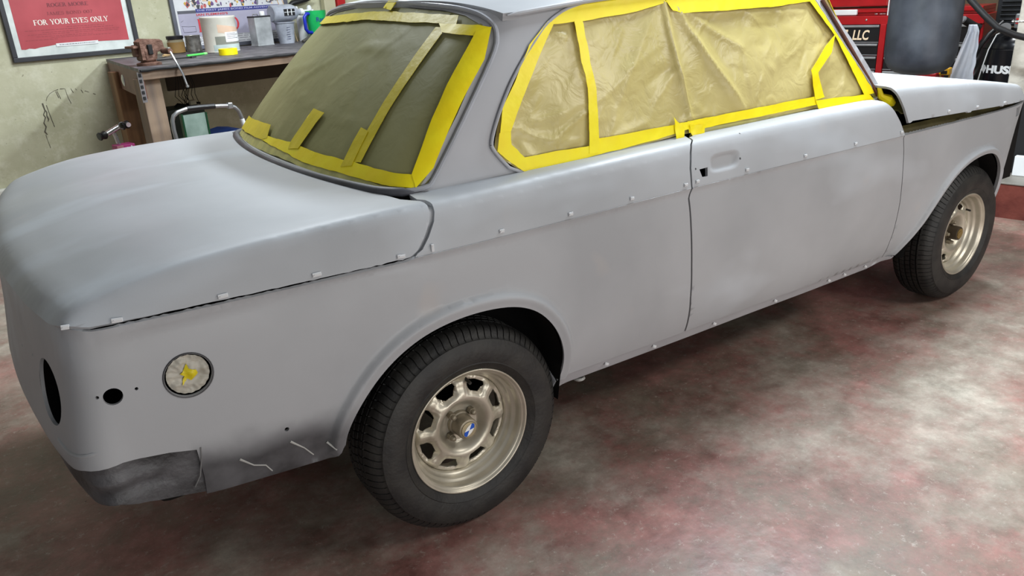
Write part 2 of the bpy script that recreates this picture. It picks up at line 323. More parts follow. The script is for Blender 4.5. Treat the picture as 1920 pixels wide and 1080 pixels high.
def make_paper(name, a, b, rough, sp=.45, bs=.25):
    m, t, N, L, B = nt(name)
    tc = N.new('ShaderNodeTexCoord'); g = tc.outputs['Object']
    L.new(mixc(N, L, noise_n(N, L, g, 4, 4), srgb(*a), srgb(*b)), B.inputs['Base Color'])
    B.inputs['Roughness'].default_value = rough; B.inputs['Specular IOR Level'].default_value = sp
    n2 = N.new('ShaderNodeTexNoise'); n2.inputs['Scale'].default_value = 16; n2.inputs['Detail'].default_value = 3; n2.inputs['Distortion'].default_value = 1.2; L.new(g, n2.inputs['Vector'])
    vo = N.new('ShaderNodeTexVoronoi'); vo.feature = 'F1'; vo.inputs['Scale'].default_value = 13; L.new(g, vo.inputs['Vector'])
    h = math_n(N, L, 'ADD', n2.outputs['Fac'], math_n(N, L, 'MULTIPLY', vo.outputs['Distance'], .35))
    bb = N.new('ShaderNodeBump'); bb.inputs['Strength'].default_value = bs; bb.inputs['Distance'].default_value = .012; L.new(h, bb.inputs['Height']); L.new(bb.outputs['Normal'], B.inputs['Normal'])
    return m
PRIMER = make_primer()
M_ = dict(
 dark_primer=simple('sooty_dark_primer', (42, 42, 44), .5, var=.3, scale=9, bump=.35, bscale=70, col2=(98, 98, 101)),
 pillar=simple('matte_grey_primer', (168, 169, 173), .5, var=.05, scale=4),
 black=simple('black_void', (8, 8, 8), .95, spec=.1, var=0), under=simple('underbody_black', (20, 19, 18), .9, spec=.2),
 paper=make_paper('gold_masking_paper', (190, 176, 112), (204, 190, 128), .36, .5, .3),
 paper_r=make_paper('shaded_masking_paper', (140, 138, 92), (152, 149, 102), .55, .25, .12),  # same masking paper, darkened to paint in the dimmer light at the rear
 tape=simple('yellow_masking_tape', (252, 228, 6), .42, var=.05, scale=14, bump=.12, bscale=30, col2=(255, 238, 20)),
 tape_d=simple('thin_yellow_tape', (214, 196, 22), .45, var=.1, scale=14, bump=.2, bscale=30, col2=(228, 208, 34)),
 tape_p=simple('pale_overspray_tape', (176, 174, 108), .5, var=.1, scale=20, bump=.3, bscale=25, col2=(206, 200, 120)),
 rubber=simple('dark_rubber_seal', (62, 63, 68), .5, var=.2, scale=8, col2=(92, 93, 100)),
 tyre=simple('tyre_rubber', (25, 25, 25), .58, var=.25, scale=16, bump=.15, bscale=90, col2=(43, 42, 39)),
 rim=simple('tarnished_silver_steel', (172, 165, 148), .37, .6, var=.12, scale=7, col2=(206, 200, 184)),
 rimd=simple('dirty_hub_steel', (124, 116, 100), .46, .4, scale=20, col2=(160, 150, 130)),
 clip=simple('clear_plastic_clip', (206, 208, 210), .25, var=.05), blue=simple('roundel_blue', (24, 84, 190), .35, var=0), white=simple('roundel_white', (236, 236, 232), .35, var=0),
 ivory=simple('roundel_metal', (188, 178, 146), .35, .6),
)
# ---------------- object helpers ----------------
def tag(o, label=None, cat=None, group=None, kind=None):
    if label: o['label'] = label
    if cat: o['category'] = cat
    if group: o['group'] = group
    if kind: o['kind'] = kind
    return o
def empty(name, loc, rz=0, label=None, cat=None, group=None):
    o = bpy.data.objects.new(name, None); COL.objects.link(o); o.location = loc; o.rotation_euler = (0, 0, rz); o.empty_display_size = .1
    return tag(o, label, cat, group)
def link_mesh(name, me, mat, parent=None, loc=None, rot=None):
    o = bpy.data.objects.new(name, me); COL.objects.link(o)
    mats = mat if isinstance(mat, (list, tuple)) else [mat]
    if not me.materials:
        for m in mats: me.materials.append(m)
    if parent: o.parent = parent
    if loc is not None: o.location = loc
    if rot is not None: o.rotation_euler = rot
    return o
class MB:
    """collects shapes for one mesh"""
    def __init__(s): s.bm = bmesh.new(); s.mi = 0
    def _fin(s, faces, smooth):
        for f in faces: f.material_index = s.mi; f.smooth = smooth
    def box(s, lo, hi, bev=.0, smooth=False, mat=None):
        r = bmesh.ops.create_cube(s.bm, size=1)['verts']
        c = [(a + b)/2 for a, b in zip(lo, hi)]; d = [abs(b - a) for a, b in zip(lo, hi)]
        for v in r: v.co = Vector([v.co[i]*d[i] + c[i] for i in range(3)])
        fs = list({f for v in r for f in v.link_faces})
        if bev > 0:
            es = list({e for v in r for e in v.link_edges})
            g = bmesh.ops.bevel(s.bm, geom=es, offset=min(bev, min(d)*.45), segments=3, profile=.5, affect='EDGES')
            fs = list({f for v in g['verts'] for f in v.link_faces} | {f for f in fs if f.is_valid}); r = list({v for f in fs for v in f.verts})
        if mat is not None: bmesh.ops.transform(s.bm, matrix=mat, verts=r)
        s._fin(fs, smooth); return s
    def lathe(s, prof, n=32, M=None, smooth=True, cap=True):
        """prof: list of (r, z) revolved about z, then transformed by M"""
        rings = []
        for r, z in prof:
            if r < 1e-6: rings.append([s.bm.verts.new((0, 0, z))])
            else: rings.append([s.bm.verts.new((r*math.cos(2*PI*i/n), r*math.sin(2*PI*i/n), z)) for i in range(n)])
        fs = []
        for a, b in zip(rings[:-1], rings[1:]):
            for i in range(n):
                j = (i + 1) % n
                if len(a) == 1 and len(b) == 1: continue
                if len(a) == 1: fs.append(s.bm.faces.new((a[0], b[j], b[i])))
                elif len(b) == 1: fs.append(s.bm.faces.new((a[i], a[j], b[0])))
                else: fs.append(s.bm.faces.new((a[i], a[j], b[j], b[i])))
        if cap:
            for rg in (rings[0], rings[-1]):
                if len(rg) > 2: fs.append(s.bm.faces.new(rg))
        vs = [v for rg in rings for v in rg]
        if M is not None: bmesh.ops.transform(s.bm, matrix=M, verts=vs)
        s._fin(fs, smooth); return s
    def tube(s, pts, r, n=10, smooth=True, closed=False):
        pts = [Vector(p) for p in pts]; rr = r if isinstance(r, (list, tuple)) else [r]*len(pts)
        rings = []; up = Vector((0, 0, 1)); prev = None
        for i, p in enumerate(pts):
            a = pts[i - 1] if i > 0 else p; b = pts[i + 1] if i < len(pts) - 1 else p
            t = (b - a).normalized()
            x = (prev - t*prev.dot(t)) if prev is not None else t.orthogonal()
            if x.length < 1e-6: x = t.orthogonal()
            x.normalize(); prev = x; y = t.cross(x)
            rings.append([s.bm.verts.new(p + rr[i]*(x*math.cos(2*PI*k/n) + y*math.sin(2*PI*k/n))) for k in range(n)])
        fs = []
        for a, b in zip(rings[:-1], rings[1:]):
            for i in range(n): fs.append(s.bm.faces.new((a[i], a[(i+1) % n], b[(i+1) % n], b[i])))
        fs.append(s.bm.faces.new(rings[0][::-1])); fs.append(s.bm.faces.new(rings[-1]))
        s._fin(fs, smooth); return s
    def prism(s, poly, h, M=None, smooth=False):
        """2D polygon in xy extruded 0..h in z"""
        a = [s.bm.verts.new((x, y, 0)) for x, y in poly]; b = [s.bm.verts.new((x, y, h)) for x, y in poly]
        fs = [s.bm.faces.new(a[::-1]), s.bm.faces.new(b)]
        n = len(poly)
        for i in range(n): fs.append(s.bm.faces.new((a[i], a[(i+1) % n], b[(i+1) % n], b[i])))
        if M is not None: bmesh.ops.transform(s.bm, matrix=M, verts=a + b)
        s._fin(fs, smooth); return s
    def build(s, name, mat, parent=None, loc=None, rot=None, angle=.7):
        bmesh.ops.recalc_face_normals(s.bm, faces=s.bm.faces)
        for e in s.bm.edges:
            if len(e.link_faces) == 2 and e.calc_face_angle(0) > angle: e.smooth = False
        me = bpy.data.meshes.new(name); s.bm.to_mesh(me); s.bm.free()
        return link_mesh(name, me, mat, parent, loc, rot)
def T(x, y, z): return Matrix.Translation((x, y, z))
def Rx(a): return Matrix.Rotation(a, 4, 'X')
def Ry(a): return Matrix.Rotation(a, 4, 'Y')
def Rz(a): return Matrix.Rotation(a, 4, 'Z')
def Sc(x, y, z): return Matrix.Diagonal((x, y, z, 1))
def inpoly(P, poly):
    poly = np.asarray(poly); x, y = P[:, 0], P[:, 1]; c = np.zeros(len(P), bool)
    j = len(poly) - 1
    for i in range(len(poly)):
        xi, yi = poly[i]; xj, yj = poly[j]
        m = ((yi > y) != (yj > y)) & (x < (xj - xi)*(y - yi)/((yj - yi) + 1e-15) + xi)
        c ^= m; j = i
    return c
def resample(poly, step, closed=True):
    out = []; n = len(poly)
    for i in range(n if closed else n - 1):
        a = np.array(poly[i], float); b = np.array(poly[(i+1) % n], float)
        k = max(1, int(math.ceil(np.linalg.norm(b - a)/step)))
        for t in range(k): out.append(a + (b - a)*t/k)
    if not closed: out.append(np.array(poly[-1], float))
    return np.array(out)
def smooth_closed(poly, it=2):
    P = np.asarray(poly, float)
    for _ in range(it):   # chaikin
        Q = np.empty((2*len(P), 2)); N_ = np.roll(P, -1, 0)
        Q[0::2] = .75*P + .25*N_; Q[1::2] = .25*P + .75*N_; P = Q
    return P
def circ_poly(u, v, r, n=28, rv=None):
    return [(u + r*math.cos(2*PI*i/n), v + (rv or r)*math.sin(2*PI*i/n)) for i in range(n)]
def flat_mesh(poly, holes, step, extra=None, estep=None):
    """triangulate a polygon with holes in its own 2D domain -> points, triangles"""
    estep = estep or step
    loops = [resample(poly, estep)] + [resample(h, min(estep, .012)) for h in holes]
    pts = []; edges = []
    for lp in loops:
        b = len(pts); pts += [tuple(p) for p in lp]; n = len(lp); edges += [(b + i, b + (i+1) % n) for i in range(n)]
    P0 = np.array(pts); lo = P0.min(0); hi = P0.max(0)
    gx, gy = np.meshgrid(np.arange(lo[0], hi[0], step), np.arange(lo[1], hi[1], step), indexing='ij')
    G = np.stack([gx.ravel(), gy.ravel()], 1)
    if extra is not None and len(extra): G = np.vstack([G, np.asarray(extra)])
    keep = inpoly(G, loops[0])
    for h in loops[1:]: keep &= ~inpoly(G, h)
    G = G[keep]
    if len(G):
        # keep clear of the outline
        lim = step*.35
        for k in range(0, len(G), 4000):
            pass
        dmin = np.full(len(G), 9.)
        for k in range(0, len(P0), 400):
            d = np.linalg.norm(G[:, None, :] - P0[None, k:k+400, :], axis=2).min(1); dmin = np.minimum(dmin, d)
        G = G[dmin > min(lim, .004)]
        key = np.round(G/ .0035).astype(int); _, ix = np.unique(key, axis=0, return_index=True); G = G[ix]
    allp = [Vector(p) for p in pts] + [Vector(p) for p in G]
    vs, es, fs, *_ = delaunay_2d_cdt(allp, edges, [], 0, 1e-6)
    V = np.array([tuple(v) for v in vs]); F = np.array([f for f in fs if len(f) == 3])
    C = V[F].mean(1); keep = inpoly(C, loops[0])
    for h in loops[1:]: keep &= ~inpoly(C, h)
    F = F[keep]
    a = V[F[:, 1]] - V[F[:, 0]]; b = V[F[:, 2]] - V[F[:, 0]]
    area_ = a[:, 0]*b[:, 1] - a[:, 1]*b[:, 0]
    F = F[abs(area_) > 1e-10]; area_ = area_[abs(area_) > 1e-10]
    F[area_ < 0] = F[area_ < 0][:, ::-1]
    return V, F
def shell(P, F, thick, flip=False):
    """P (n,3) points, F triangles -> verts, faces of a sheet with thickness going inward, plus smooth flags"""
    if flip: F = F[:, ::-1]
    if thick <= 0: return P, [tuple(f) for f in F], [True]*len(F), set()
    nrm = np.zeros_like(P); fn = np.cross(P[F[:, 1]] - P[F[:, 0]], P[F[:, 2]] - P[F[:, 0]])
    for k in range(3): np.add.at(nrm, F[:, k], fn)
    L_ = np.linalg.norm(nrm, axis=1, keepdims=True); L_[L_ == 0] = 1; nrm /= L_
    n = len(P); V = np.vstack([P, P - nrm*thick])
    faces = [tuple(f) for f in F] + [tuple(f[::-1] + n) for f in F]; sm = [True]*len(faces)
    ed = {}
    for f in F:
        for k in range(3):
            e = (f[k], f[(k+1) % 3]); ed[e] = ed.get(e, 0) + 1
    sharp = set()
    for (a, b) in list(ed):
        if (b, a) not in ed:
            faces.append((b, a, a + n, b + n)); sm.append(False); sharp.add((min(a, b), max(a, b))); sharp.add((min(a, b) + n, max(a, b) + n))
    return V, faces, sm, sharp
def mesh_from(name, parts, mats, parent=None, loc=None):
    """parts: list of (V, faces, smooth, sharp, material index)"""
    VV = []; FF = []; SM = []; MI = []; SH = set(); off = 0
    for V, faces, sm, sharp, mi in parts:
        VV.append(V); FF += [tuple(int(i) + off for i in f) for f in faces]; SM += sm; MI += [mi]*len(faces)
        SH |= {(a + off, b + off) for a, b in sharp}; off += len(V)
    me = bpy.data.meshes.new(name); me.from_pydata([tuple(v) for v in np.vstack(VV)], [], FF); me.validate()
    if len(me.polygons) == len(FF):
        me.polygons.foreach_set('use_smooth', SM); me.polygons.foreach_set('material_index', MI)
    else: me.polygons.foreach_set('use_smooth', [True]*len(me.polygons))
    if SH:
        flags = [(min(e.vertices[0], e.vertices[1]), max(e.vertices[0], e.vertices[1])) in SH for e in me.edges]
        at = me.attributes.new('sharp_edge', 'BOOLEAN', 'EDGE'); at.data.foreach_set('value', flags)
    me.update()
    return link_mesh(name, me, mats, parent, loc)
def panel(name, poly, fmap, mat, parent, step=.02, holes=(), extra=None, thick=.004, flip=False, estep=None, mi=0, disp=None, build=True):
    V, F = flat_mesh(poly, holes, step, extra, estep)
    P = fmap(V[:, 0], V[:, 1])
    if disp is not None: P = disp(V, P)
    part = shell(P, F, thick, flip) + (mi,)
    if not build: return part
    return mesh_from(name, [part], mat, parent)
# ---------------- room shell (its walls stand 12 degrees off the car's axis) ----------------
RA = math.radians(12); RC_, RS_ = math.cos(RA), math.sin(RA)
def RP(a, b, z=0.0): return (a*RC_ - b*RS_, a*RS_ + b*RC_, z)
def RV(a, b): return (a*RC_ - b*RS_, a*RS_ + b*RC_)
def struct(o): o['kind'] = 'structure'; return o
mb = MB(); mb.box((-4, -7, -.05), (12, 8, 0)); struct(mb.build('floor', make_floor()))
WY = 3.22
WALLM = make_wall()
mb = MB(); mb.box((-4, WY, 0), (5.4, WY + .15, 3.1)); struct(mb.build('wall_left', WALLM, None, (0, 0, 0), (0, 0, RA)))
mb = MB(); mb.box((6.3, -6, .2), (6.45, 3.4, 3.1)); struct(mb.build('wall_front', simple('dim_brown_wall', (84, 70, 52), .8, var=.3, scale=3), None, (0, 0, 0), (0, 0, RA)))
# raised floor in front of the car with a brick red riser
mb = MB(); mb.box((3.70, -5, -.02), (9, 3.2, .196)); struct(mb.build('trim_1', simple('brick_red_painted_riser', (88, 38, 32), .5, var=.3, scale=9, col2=(118, 60, 50), bump=.2), None, (0, 0, 0), (0, 0, RA)))
mb = MB(); mb.box((3.695, -5, .196), (9, 3.2, .205), .003); struct(mb.build('floor_raised', simple('grey_raised_floor', (120, 116, 108), .5, var=.2, scale=6), None, (0, 0, 0), (0, 0, RA)))
mb = MB(); mb.box((-4, WY - .05, .0), (.35, WY, .435), .01); struct(mb.build('baseboard_left', simple('white_kerb', (222, 222, 212), .5, var=.05), None, (0, 0, 0), (0, 0, RA)))
# ---------------- the car ----------------
RW['patch'] = [(.60, .9947), (.175, 1.0137), (.141, .98), (.186, .9694), (.60, .955)]
CAR = empty('car', (0, 0, 0), 0, 'two-door saloon in flat grey primer, windows papered over and edged in yellow tape', 'car')
def d2q(d): return np.interp(d, _D_d, _D_t)
def out_xq(s):
    x, y = outl(s); return float(x), float(max(0, d2q(float(sidey(x)) - float(y))))
def ztop(s):
    x, q = out_xq(s); return float(upper(np.array([x]), np.array([q]))[0, 2])
def qmid(x): return float(d2q(float(sidey(x))))
def fS(f, sgn, off=0.0): return lambda u, v: f(u, v, off, sgn)
bottom_s = [(.3544, .3409), (.5498, .3353), (.8226, .3281), (1.1942, .3227), (1.5025, .3145), (1.8224, .3106), (1.95, .308), (2.02, .306)]
def zbot(s): return float(np.interp(s, [a for a, b in bottom_s], [b for a, b in bottom_s]))
doorR = [(.7740, .818), (.7735, .8093), (.7665, .7889), (.7712, .7437), (.7874, .5731), (.80, .4645), (.824, .328)]
doorF = [(1.8775, .815), (1.8766, .8018), (1.8916, .676), (1.9086, .5581), (1.9150, .4692), (1.925, .3855), (1.945, .31)]
doorRu = [(.7742, 0), (.7805, .0496), (.794, .0911), (.808, .115), (.83, .1355), (.845, .165)]
doorFu = [(1.7830, .165), (1.7856, .1356), (1.8003, .1131), (1.8315, .0808), (1.8571, .0445), (1.8778, 0)]
# --- rings of extra points around arches so the lips stay smooth
def arch_extra(line, rs=(.006, .012, .018, .022, .026, .030, .034, .038, .043, .050)):
    P = resample([tuple(p) for p in line], .012, closed=False); t = np.gradient(P, axis=0); n = np.stack([-t[:, 1], t[:, 0]], 1); n /= np.linalg.norm(n, axis=1)[:, None]
    return np.vstack([P + n*r for r in rs])
exR = arch_extra(ARCH_R); exF = arch_extra(ARCH_F)
lowline = lambda s0, s1: np.array([(s, float(zcrease(s)) - d) for s in np.arange(s0, s1, .02) for d in (.003, .006, .009, .012, .018, .024, .032, .044)])
t_ends = np.linspace(S_TAIL, -.80, 60)
def qpoly():
    P = [(s, ztop(s) - .009) for s in t_ends]
    P += [(s, float(zcrease(s)) - .0075) for s in np.linspace(-.76, -.15, 24)]
    P += [(s, float(zcrease(s)) - .0012) for s in np.linspace(-.12, .77, 36)]
    P += [(a - .0035, b - .0012) for a, b in doorR[1:]]
    P += [(.5498, .3353), (.3544, .3409), (.292, .343)]
    A = [tuple(p) for p in ARCH_R if p[1] > .345][::-1]
    P += A[:-1] + [(-.350, .405), (-.362, .385), (-.385, .370)]
    P += [(-.4091, .3705), (-.5108, .3800), (-.6288, .392), (-.665, .398), (-.664, .45), (-.668, .522)]
    P += [(-.72, .536), (-.8049, .5512), (-.86, .548), (-.90, .536), (-.96, .520), (-1.1, .512), (S_TAIL, .510)]
    return P
tail_lamp = circ_poly(-1.003, .667, .070, 40)
fuel = circ_poly(-.6525, .694, .0455, 40); marker = circ_poly(-.7915, .694, .0175, 24)
dot = lambda u, v, r=.0035: circ_poly(u, v, r, 8)
holes = [tail_lamp, fuel, marker, dot(-.8175, .6994), dot(-.7492, .6969), dot(-.4786, .4967, .0055), dot(-1.25, .69), dot(-1.12, .71)]
lampring = np.vstack([np.array(circ_poly(-1.003, .667, r, 40)) for r in (.074, .078, .084)] + [np.array(circ_poly(-.6525, .694, r, 36)) for r in (.048, .052)])
def dispq(V, P): return P
lidcut = [(-.14, 0), (-.1184, .0133), (-.0949, .0392), (-.0735, .0705), (-.0656, .0932), (-.0645, .1147), (-.0708, .1396), (-.083, .158), (-.100, .185)]
def glassbase(y, d=.012): return float(xr(np.array(y), np.array(.93))) - d
def lid_poly():
    P = [out_xq(s) for s in t_ends] + [(x, 0.0) for x in np.linspace(-.76, -.16, 24)] + lidcut
    for y in np.linspace(.60, 0, 16): P.append((glassbase(y, .014), float(d2q(float(sidey(glassbase(y))) - y))))
    return P
gridq = lambda x0, x1, st=.02: np.array([(x, q) for x in np.arange(x0, x1, st) for q in (.008, .016, .03, .045, .06, .075, .085, .093, .1, .107, .115, .123, .132, .145, .16)])
tailx_extra = np.array([(float(tailx(y)) + dt, float(d2q(float(sidey(-.85)) - y))) for y in np.arange(0, .74, .03) for dt in (.004, .01, .018, .03, .045, .065, .09, .12)])
qsh_poly = [(-.128, .0), (.7705, 0)] + [(a - .0038, b) for a, b in doorRu[1:]] + [(.86, .2), (.86, .30), (.0, .30), (-.06, .24)] + [(a + .013, b) for a, b in lidcut[1:-1]][::-1]
door_sh = [(.7765, 0)] + [(a + .0032, b) for a, b in doorRu[1:]] + [(.9, .185), (1.74, .185)] + [(a - .0, b) for a, b in doorFu]
slot_c = (.925, .0475)
def disp_door(V, P, sgn=-1.0):
    u = (V[:, 0] - slot_c[0] - (V[:, 1] - slot_c[1])*.35)/.066; v = (V[:, 1] - slot_c[1])/.0235
    r = (np.abs(u)**4 + np.abs(v)**3.2)**(1/3.5); k = 1 - sstep(.55, 1.05, r)
    P = P.copy(); P[:, 1] -= sgn*.011*k; P[:, 2] -= .002*k
    return P
slot_extra = np.array([(slot_c[0] + a*.066, slot_c[1] + b*.0235) for a in np.linspace(-1.1, 1.1, 40) for b in np.linspace(-1.15, 1.15, 16)])
door_holes = [[(.8148, .0418), (.8496, .0424), (.8442, .0196), (.8218, .0201)], dot(.8005, .0453, .003), dot(.993, .0454, .0035), dot(1.02, .118, .003)]
roofA = lambda x: smooth_itp(x, [.12, .2, .3, .45, .7, 1.1, 1.4, 1.7], [1.338, 1.360, 1.377, 1.392, 1.405, 1.410, 1.396, 1.345])
def roofw(x): return ys(np.asarray(x, float), gutz(x)) + .010
def roofmap(x, y, off=0.0):
    w = roofw(x); k = np.clip(np.abs(y)/w, 0, 1); E = gutz(x) + .006
    a = roofA(x); z = a - (a - E)*k**3.4
    return np.stack([x, y, z + off], -1)
for sgn, side in ((-1.0, 'near'), (1.0, 'far')):
    fl = sgn > 0; st = .022 if sgn < 0 else .04
    # rear quarter: lower skin with arch, and shoulder above the crease
    a = panel('', qpoly(), fS(low, sgn), None, None, step=st, holes=holes if sgn < 0 else [tail_lamp], extra=np.vstack([exR, lampring, lowline(-.75, .77), np.array([(s, z) for s in np.arange(-.96, -.78, .012) for z in np.arange(.53, .83, .02)])]) if sgn < 0 else None, thick=.007, flip=fl, estep=.012, build=False)
    b = panel('', qsh_poly, fS(upper, sgn), None, None, step=.03, extra=gridq(-.12, .85), thick=.010, flip=fl, estep=.012, build=False)
    chp = [(x - .014, q) for x, q in lidcut] + [(x + .022, q) for x, q in lidcut][::-1]
    c = panel('', chp, fS(upper, sgn, -.011), None, None, step=.012, thick=.004, flip=fl, estep=.012, build=False)
    mesh_from('rear_quarter_panel', [a, b, c], [PRIMER], CAR)
    # door
    dp = [(.7775, float(zcrease(.78)) - .0012)] + [(s, float(zcrease(s)) - .0012) for s in np.linspace(.82, 1.86, 40)] + [(1.8755, float(zcrease(1.87)) - .0012)] + doorF[1:] + [(1.8224, .3106), (1.5025, .3145), (1.1942, .3227), (.828, .328)] + [(u + .003, v) for u, v in doorR[::-1][1:-1]]
    a = panel('', dp, fS(low, sgn), None, None, step=st, extra=lowline(.78, 1.87), thick=.012, flip=fl, estep=.012, build=False)
    b = panel('', door_sh, fS(upper, sgn), None, None, step=.03, holes=door_holes if sgn < 0 else (), extra=np.vstack([gridq(.78, 1.86), slot_extra]), thick=.010, flip=fl, estep=.012, disp=lambda V, P, sgn=sgn: disp_door(V, P, sgn), build=False)
    mesh_from('door', [a, b], [PRIMER], CAR)
    # front wing
    fp = [(1.8815, float(zcrease(1.88)) - .001)] + [(s, float(zcrease(min(s, 3.1))) - .001) for s in np.linspace(1.95, 3.5, 50)]
    fp += [(3.5, .46), (3.2, .44), (2.95, .42), (2.80, .40), (2.715, .375)] + [tuple(p) for p in ARCH_F if p[1] > .315][::-1][1:] + [(2.03, .309), (1.95, .309)] + [(u + .0045, v) for u, v in doorF[::-1][1:-1]]
    panel('front_wing', fp, fS(low, sgn), PRIMER, CAR, step=st, extra=np.vstack([exF, lowline(1.9, 3.2)]), thick=.014, flip=fl, estep=.012, holes=[[(2.80, .755), (2.86, .757), (2.86, .793), (2.80, .793)]] if sgn < 0 else ())
    # sill strip
    sp = [(.288, .340)] + [(s, zbot(s) - .003) for s in np.linspace(.36, 2.02, 30)] + [(2.04, .303), (2.0, .282)] + [(s, zbot(s) - .044) for s in np.linspace(1.9, .36, 30)] + [(.270, .292)]
    panel('sill', sp, fS(low, sgn, -.005), M_['pillar'], CAR, step=.03, thick=.05, flip=fl, estep=.02)
    # roof pillars and window surround in one skin
    def Ys(Y, z): return (abs(Y) - float(yK(np.array([z]))[0]), z)
    rb = [Ys(-.700, .915), Ys(-.7360, .938), Ys(-.7379, .9642), Ys(-.7167, 1.1004), Ys(-.6678, 1.2245), Ys(-.6254, 1.2722), Ys(-.5807, 1.2993), Ys(-.4983, 1.3232), Ys(-.3911, 1.3387), Ys(-.2, 1.350)]
    rb = [(a - .03, b) for a, b in rb]
    def xk(z): return float(xr(yK(np.array([z])), np.array([z]))[0])
    top = [Ys(-.2, 1.356), Ys(-.40, 1.3475), Ys(-.52, 1.333)] + [(x - xk(float(gutz(x))), float(gutz(x)) + .004) for x in np.linspace(.32, 1.60, 30)]
    pp = rb + top + [(1.405, 1.292), (1.54, 1.208), (1.662, 1.138), (1.797, 1.055), (1.899, .989), (1.985, .915), (1.5, .912), (.6, .912), (.2, .912)]
    hole = smooth_closed([(s, z) for s, z in SW['opening']], 2)
    panel('pillar_frame', pp, fS(green, sgn), M_['pillar'], CAR, step=.025, holes=[hole], thick=.016, flip=fl, estep=.014)
    # drip rail
    mb = MB(); mb.tube([(x, sgn*(float(roofw(x)) + .003), float(gutz(x)) + .001) for x in np.linspace(.31, 1.58, 40)], [.0015] + [.0065]*38 + [.003], 8); mb.build('drip_rail', M_['pillar'], CAR)
# boot lid (both halves, one part)
lp = lid_poly()
def qm_(x): return np.interp(sidey(x), _D_d, _D_t)
def sym(poly):
    a = [(x, float(q - qm_(x))) for x, q in poly]
    return a + [(x, -Y) for x, Y in a[::-1]]
def symx(E): Y = E[:, 1] - qm_(E[:, 0]); return np.vstack([np.stack([E[:, 0], Y], 1), np.stack([E[:, 0], -Y], 1)])
def symmap(f):
    def g(x, Y):
        q = np.maximum(qm_(x) - np.abs(Y), 0); P = f(x, q).copy(); P[:, 1] *= np.where(Y > 0, -1, 1); P[np.abs(Y) < 1e-6, 1] = 0; return P
    return g
lp = [p for p in lp if abs(p[1] - qmid(p[0])) > .004]
panel('boot_lid', sym(lp), symmap(lambda x, q: upper(x, q)), PRIMER, CAR, step=.03, extra=symx(np.vstack([gridq(-.9, -.07), tailx_extra])), thick=.010, estep=.014)
# bonnet, hinged at the nose and standing slightly open at its rear edge
def hood_poly():
    P = [(1.815 + .12*(1 - (y/.7)**2), float(d2q(float(sidey(1.8)) - y))) for y in np.linspace(0, .60, 12)]
    P += [(1.816, .165), (1.820, .136), (1.828, .1131), (1.851, .0808), (1.872, .0445), (1.8895, .0)]
    P += [p for p in [out_xq(s) for s in np.linspace(1.93, 3.62, 90)] if p[0] < 3.135]
    P += [(3.13, qmid(3.13))]
    return P
LIFT = math.radians(2.0)
def hmap(sgn, off=0.0):
    def f(x, q):
        P = upper(x, q, off, sgn); px, pz = 3.12, .79
        dx = P[:, 0] - px; dz = P[:, 2] - pz; c, s = math.cos(LIFT), math.sin(LIFT)
        return np.stack([px + dx*c + dz*s, P[:, 1], pz - dx*s + dz*c], 1)
    return f
hp = hood_poly()
hp = [p for p in hp if abs(p[1] - qmid(p[0])) > .004]
panel('bonnet', sym(hp[1:] + hp[:1] if False else hp), symmap(lambda x, q: hmap(-1.0)(x, q)), PRIMER, CAR, step=.03, extra=symx(gridq(1.82, 3.1, .025)), thick=.008, estep=.016)
# roof
ry = np.linspace(-.57, .57, 31)
rp = [(float(xr(np.array(y), np.array(1.352))) - .004 + .05*max(0, abs(y) - .5)/.07*0, y) for y in ry]
rp += [(x, float(roofw(x)) - 1e-4) for x in np.linspace(.33, 1.56, 40)] + [(1.60 + .05*(1 - (y/.55)**2), y) for y in np.linspace(.53, -.53, 16)] + [(x, -float(roofw(x)) + 1e-4) for x in np.linspace(1.56, .33, 40)]
ex = np.array([(x, s_*float(roofw(x))*k) for x in np.arange(.25, 1.6, .04) for k in (.99, .975, .955, .93, .9, .86, .82) for s_ in (-1, 1)])
panel('roof', rp, lambda x, y: roofmap(x, y), PRIMER, CAR, step=.045, extra=ex, thick=.02, estep=.02)
# windscreen papered over
def wsmap(y, z, off=0.0):
    return np.stack([1.83 + .15*(1 - (y/.69)**2) - .62*(z - .92) + off, y, z], -1)
panel('windscreen_masking_paper', [(-.685, .915), (.685, .915), (.575, 1.34), (-.575, 1.34)], lambda u, v: wsmap(u, v), M_['paper'], CAR, step=.05, thick=.01)
panel('windscreen_tape', [(-.690, .925), (-.63, .925), (-.53, 1.32), (-.585, 1.32)], lambda u, v: wsmap(u, v, .008), M_['tape'], CAR, step=.05, thick=.002)
mb = MB()
mb.tube([(1.835, -.700, .985), (1.845, -.705, .95), (1.865, -.722, .935), (1.89, -.722, .922), (1.90, -.700, .925)], [.006, .012, .020, .016, .005], 8)
mb.build('crumpled_tape', M_['tape'], CAR)
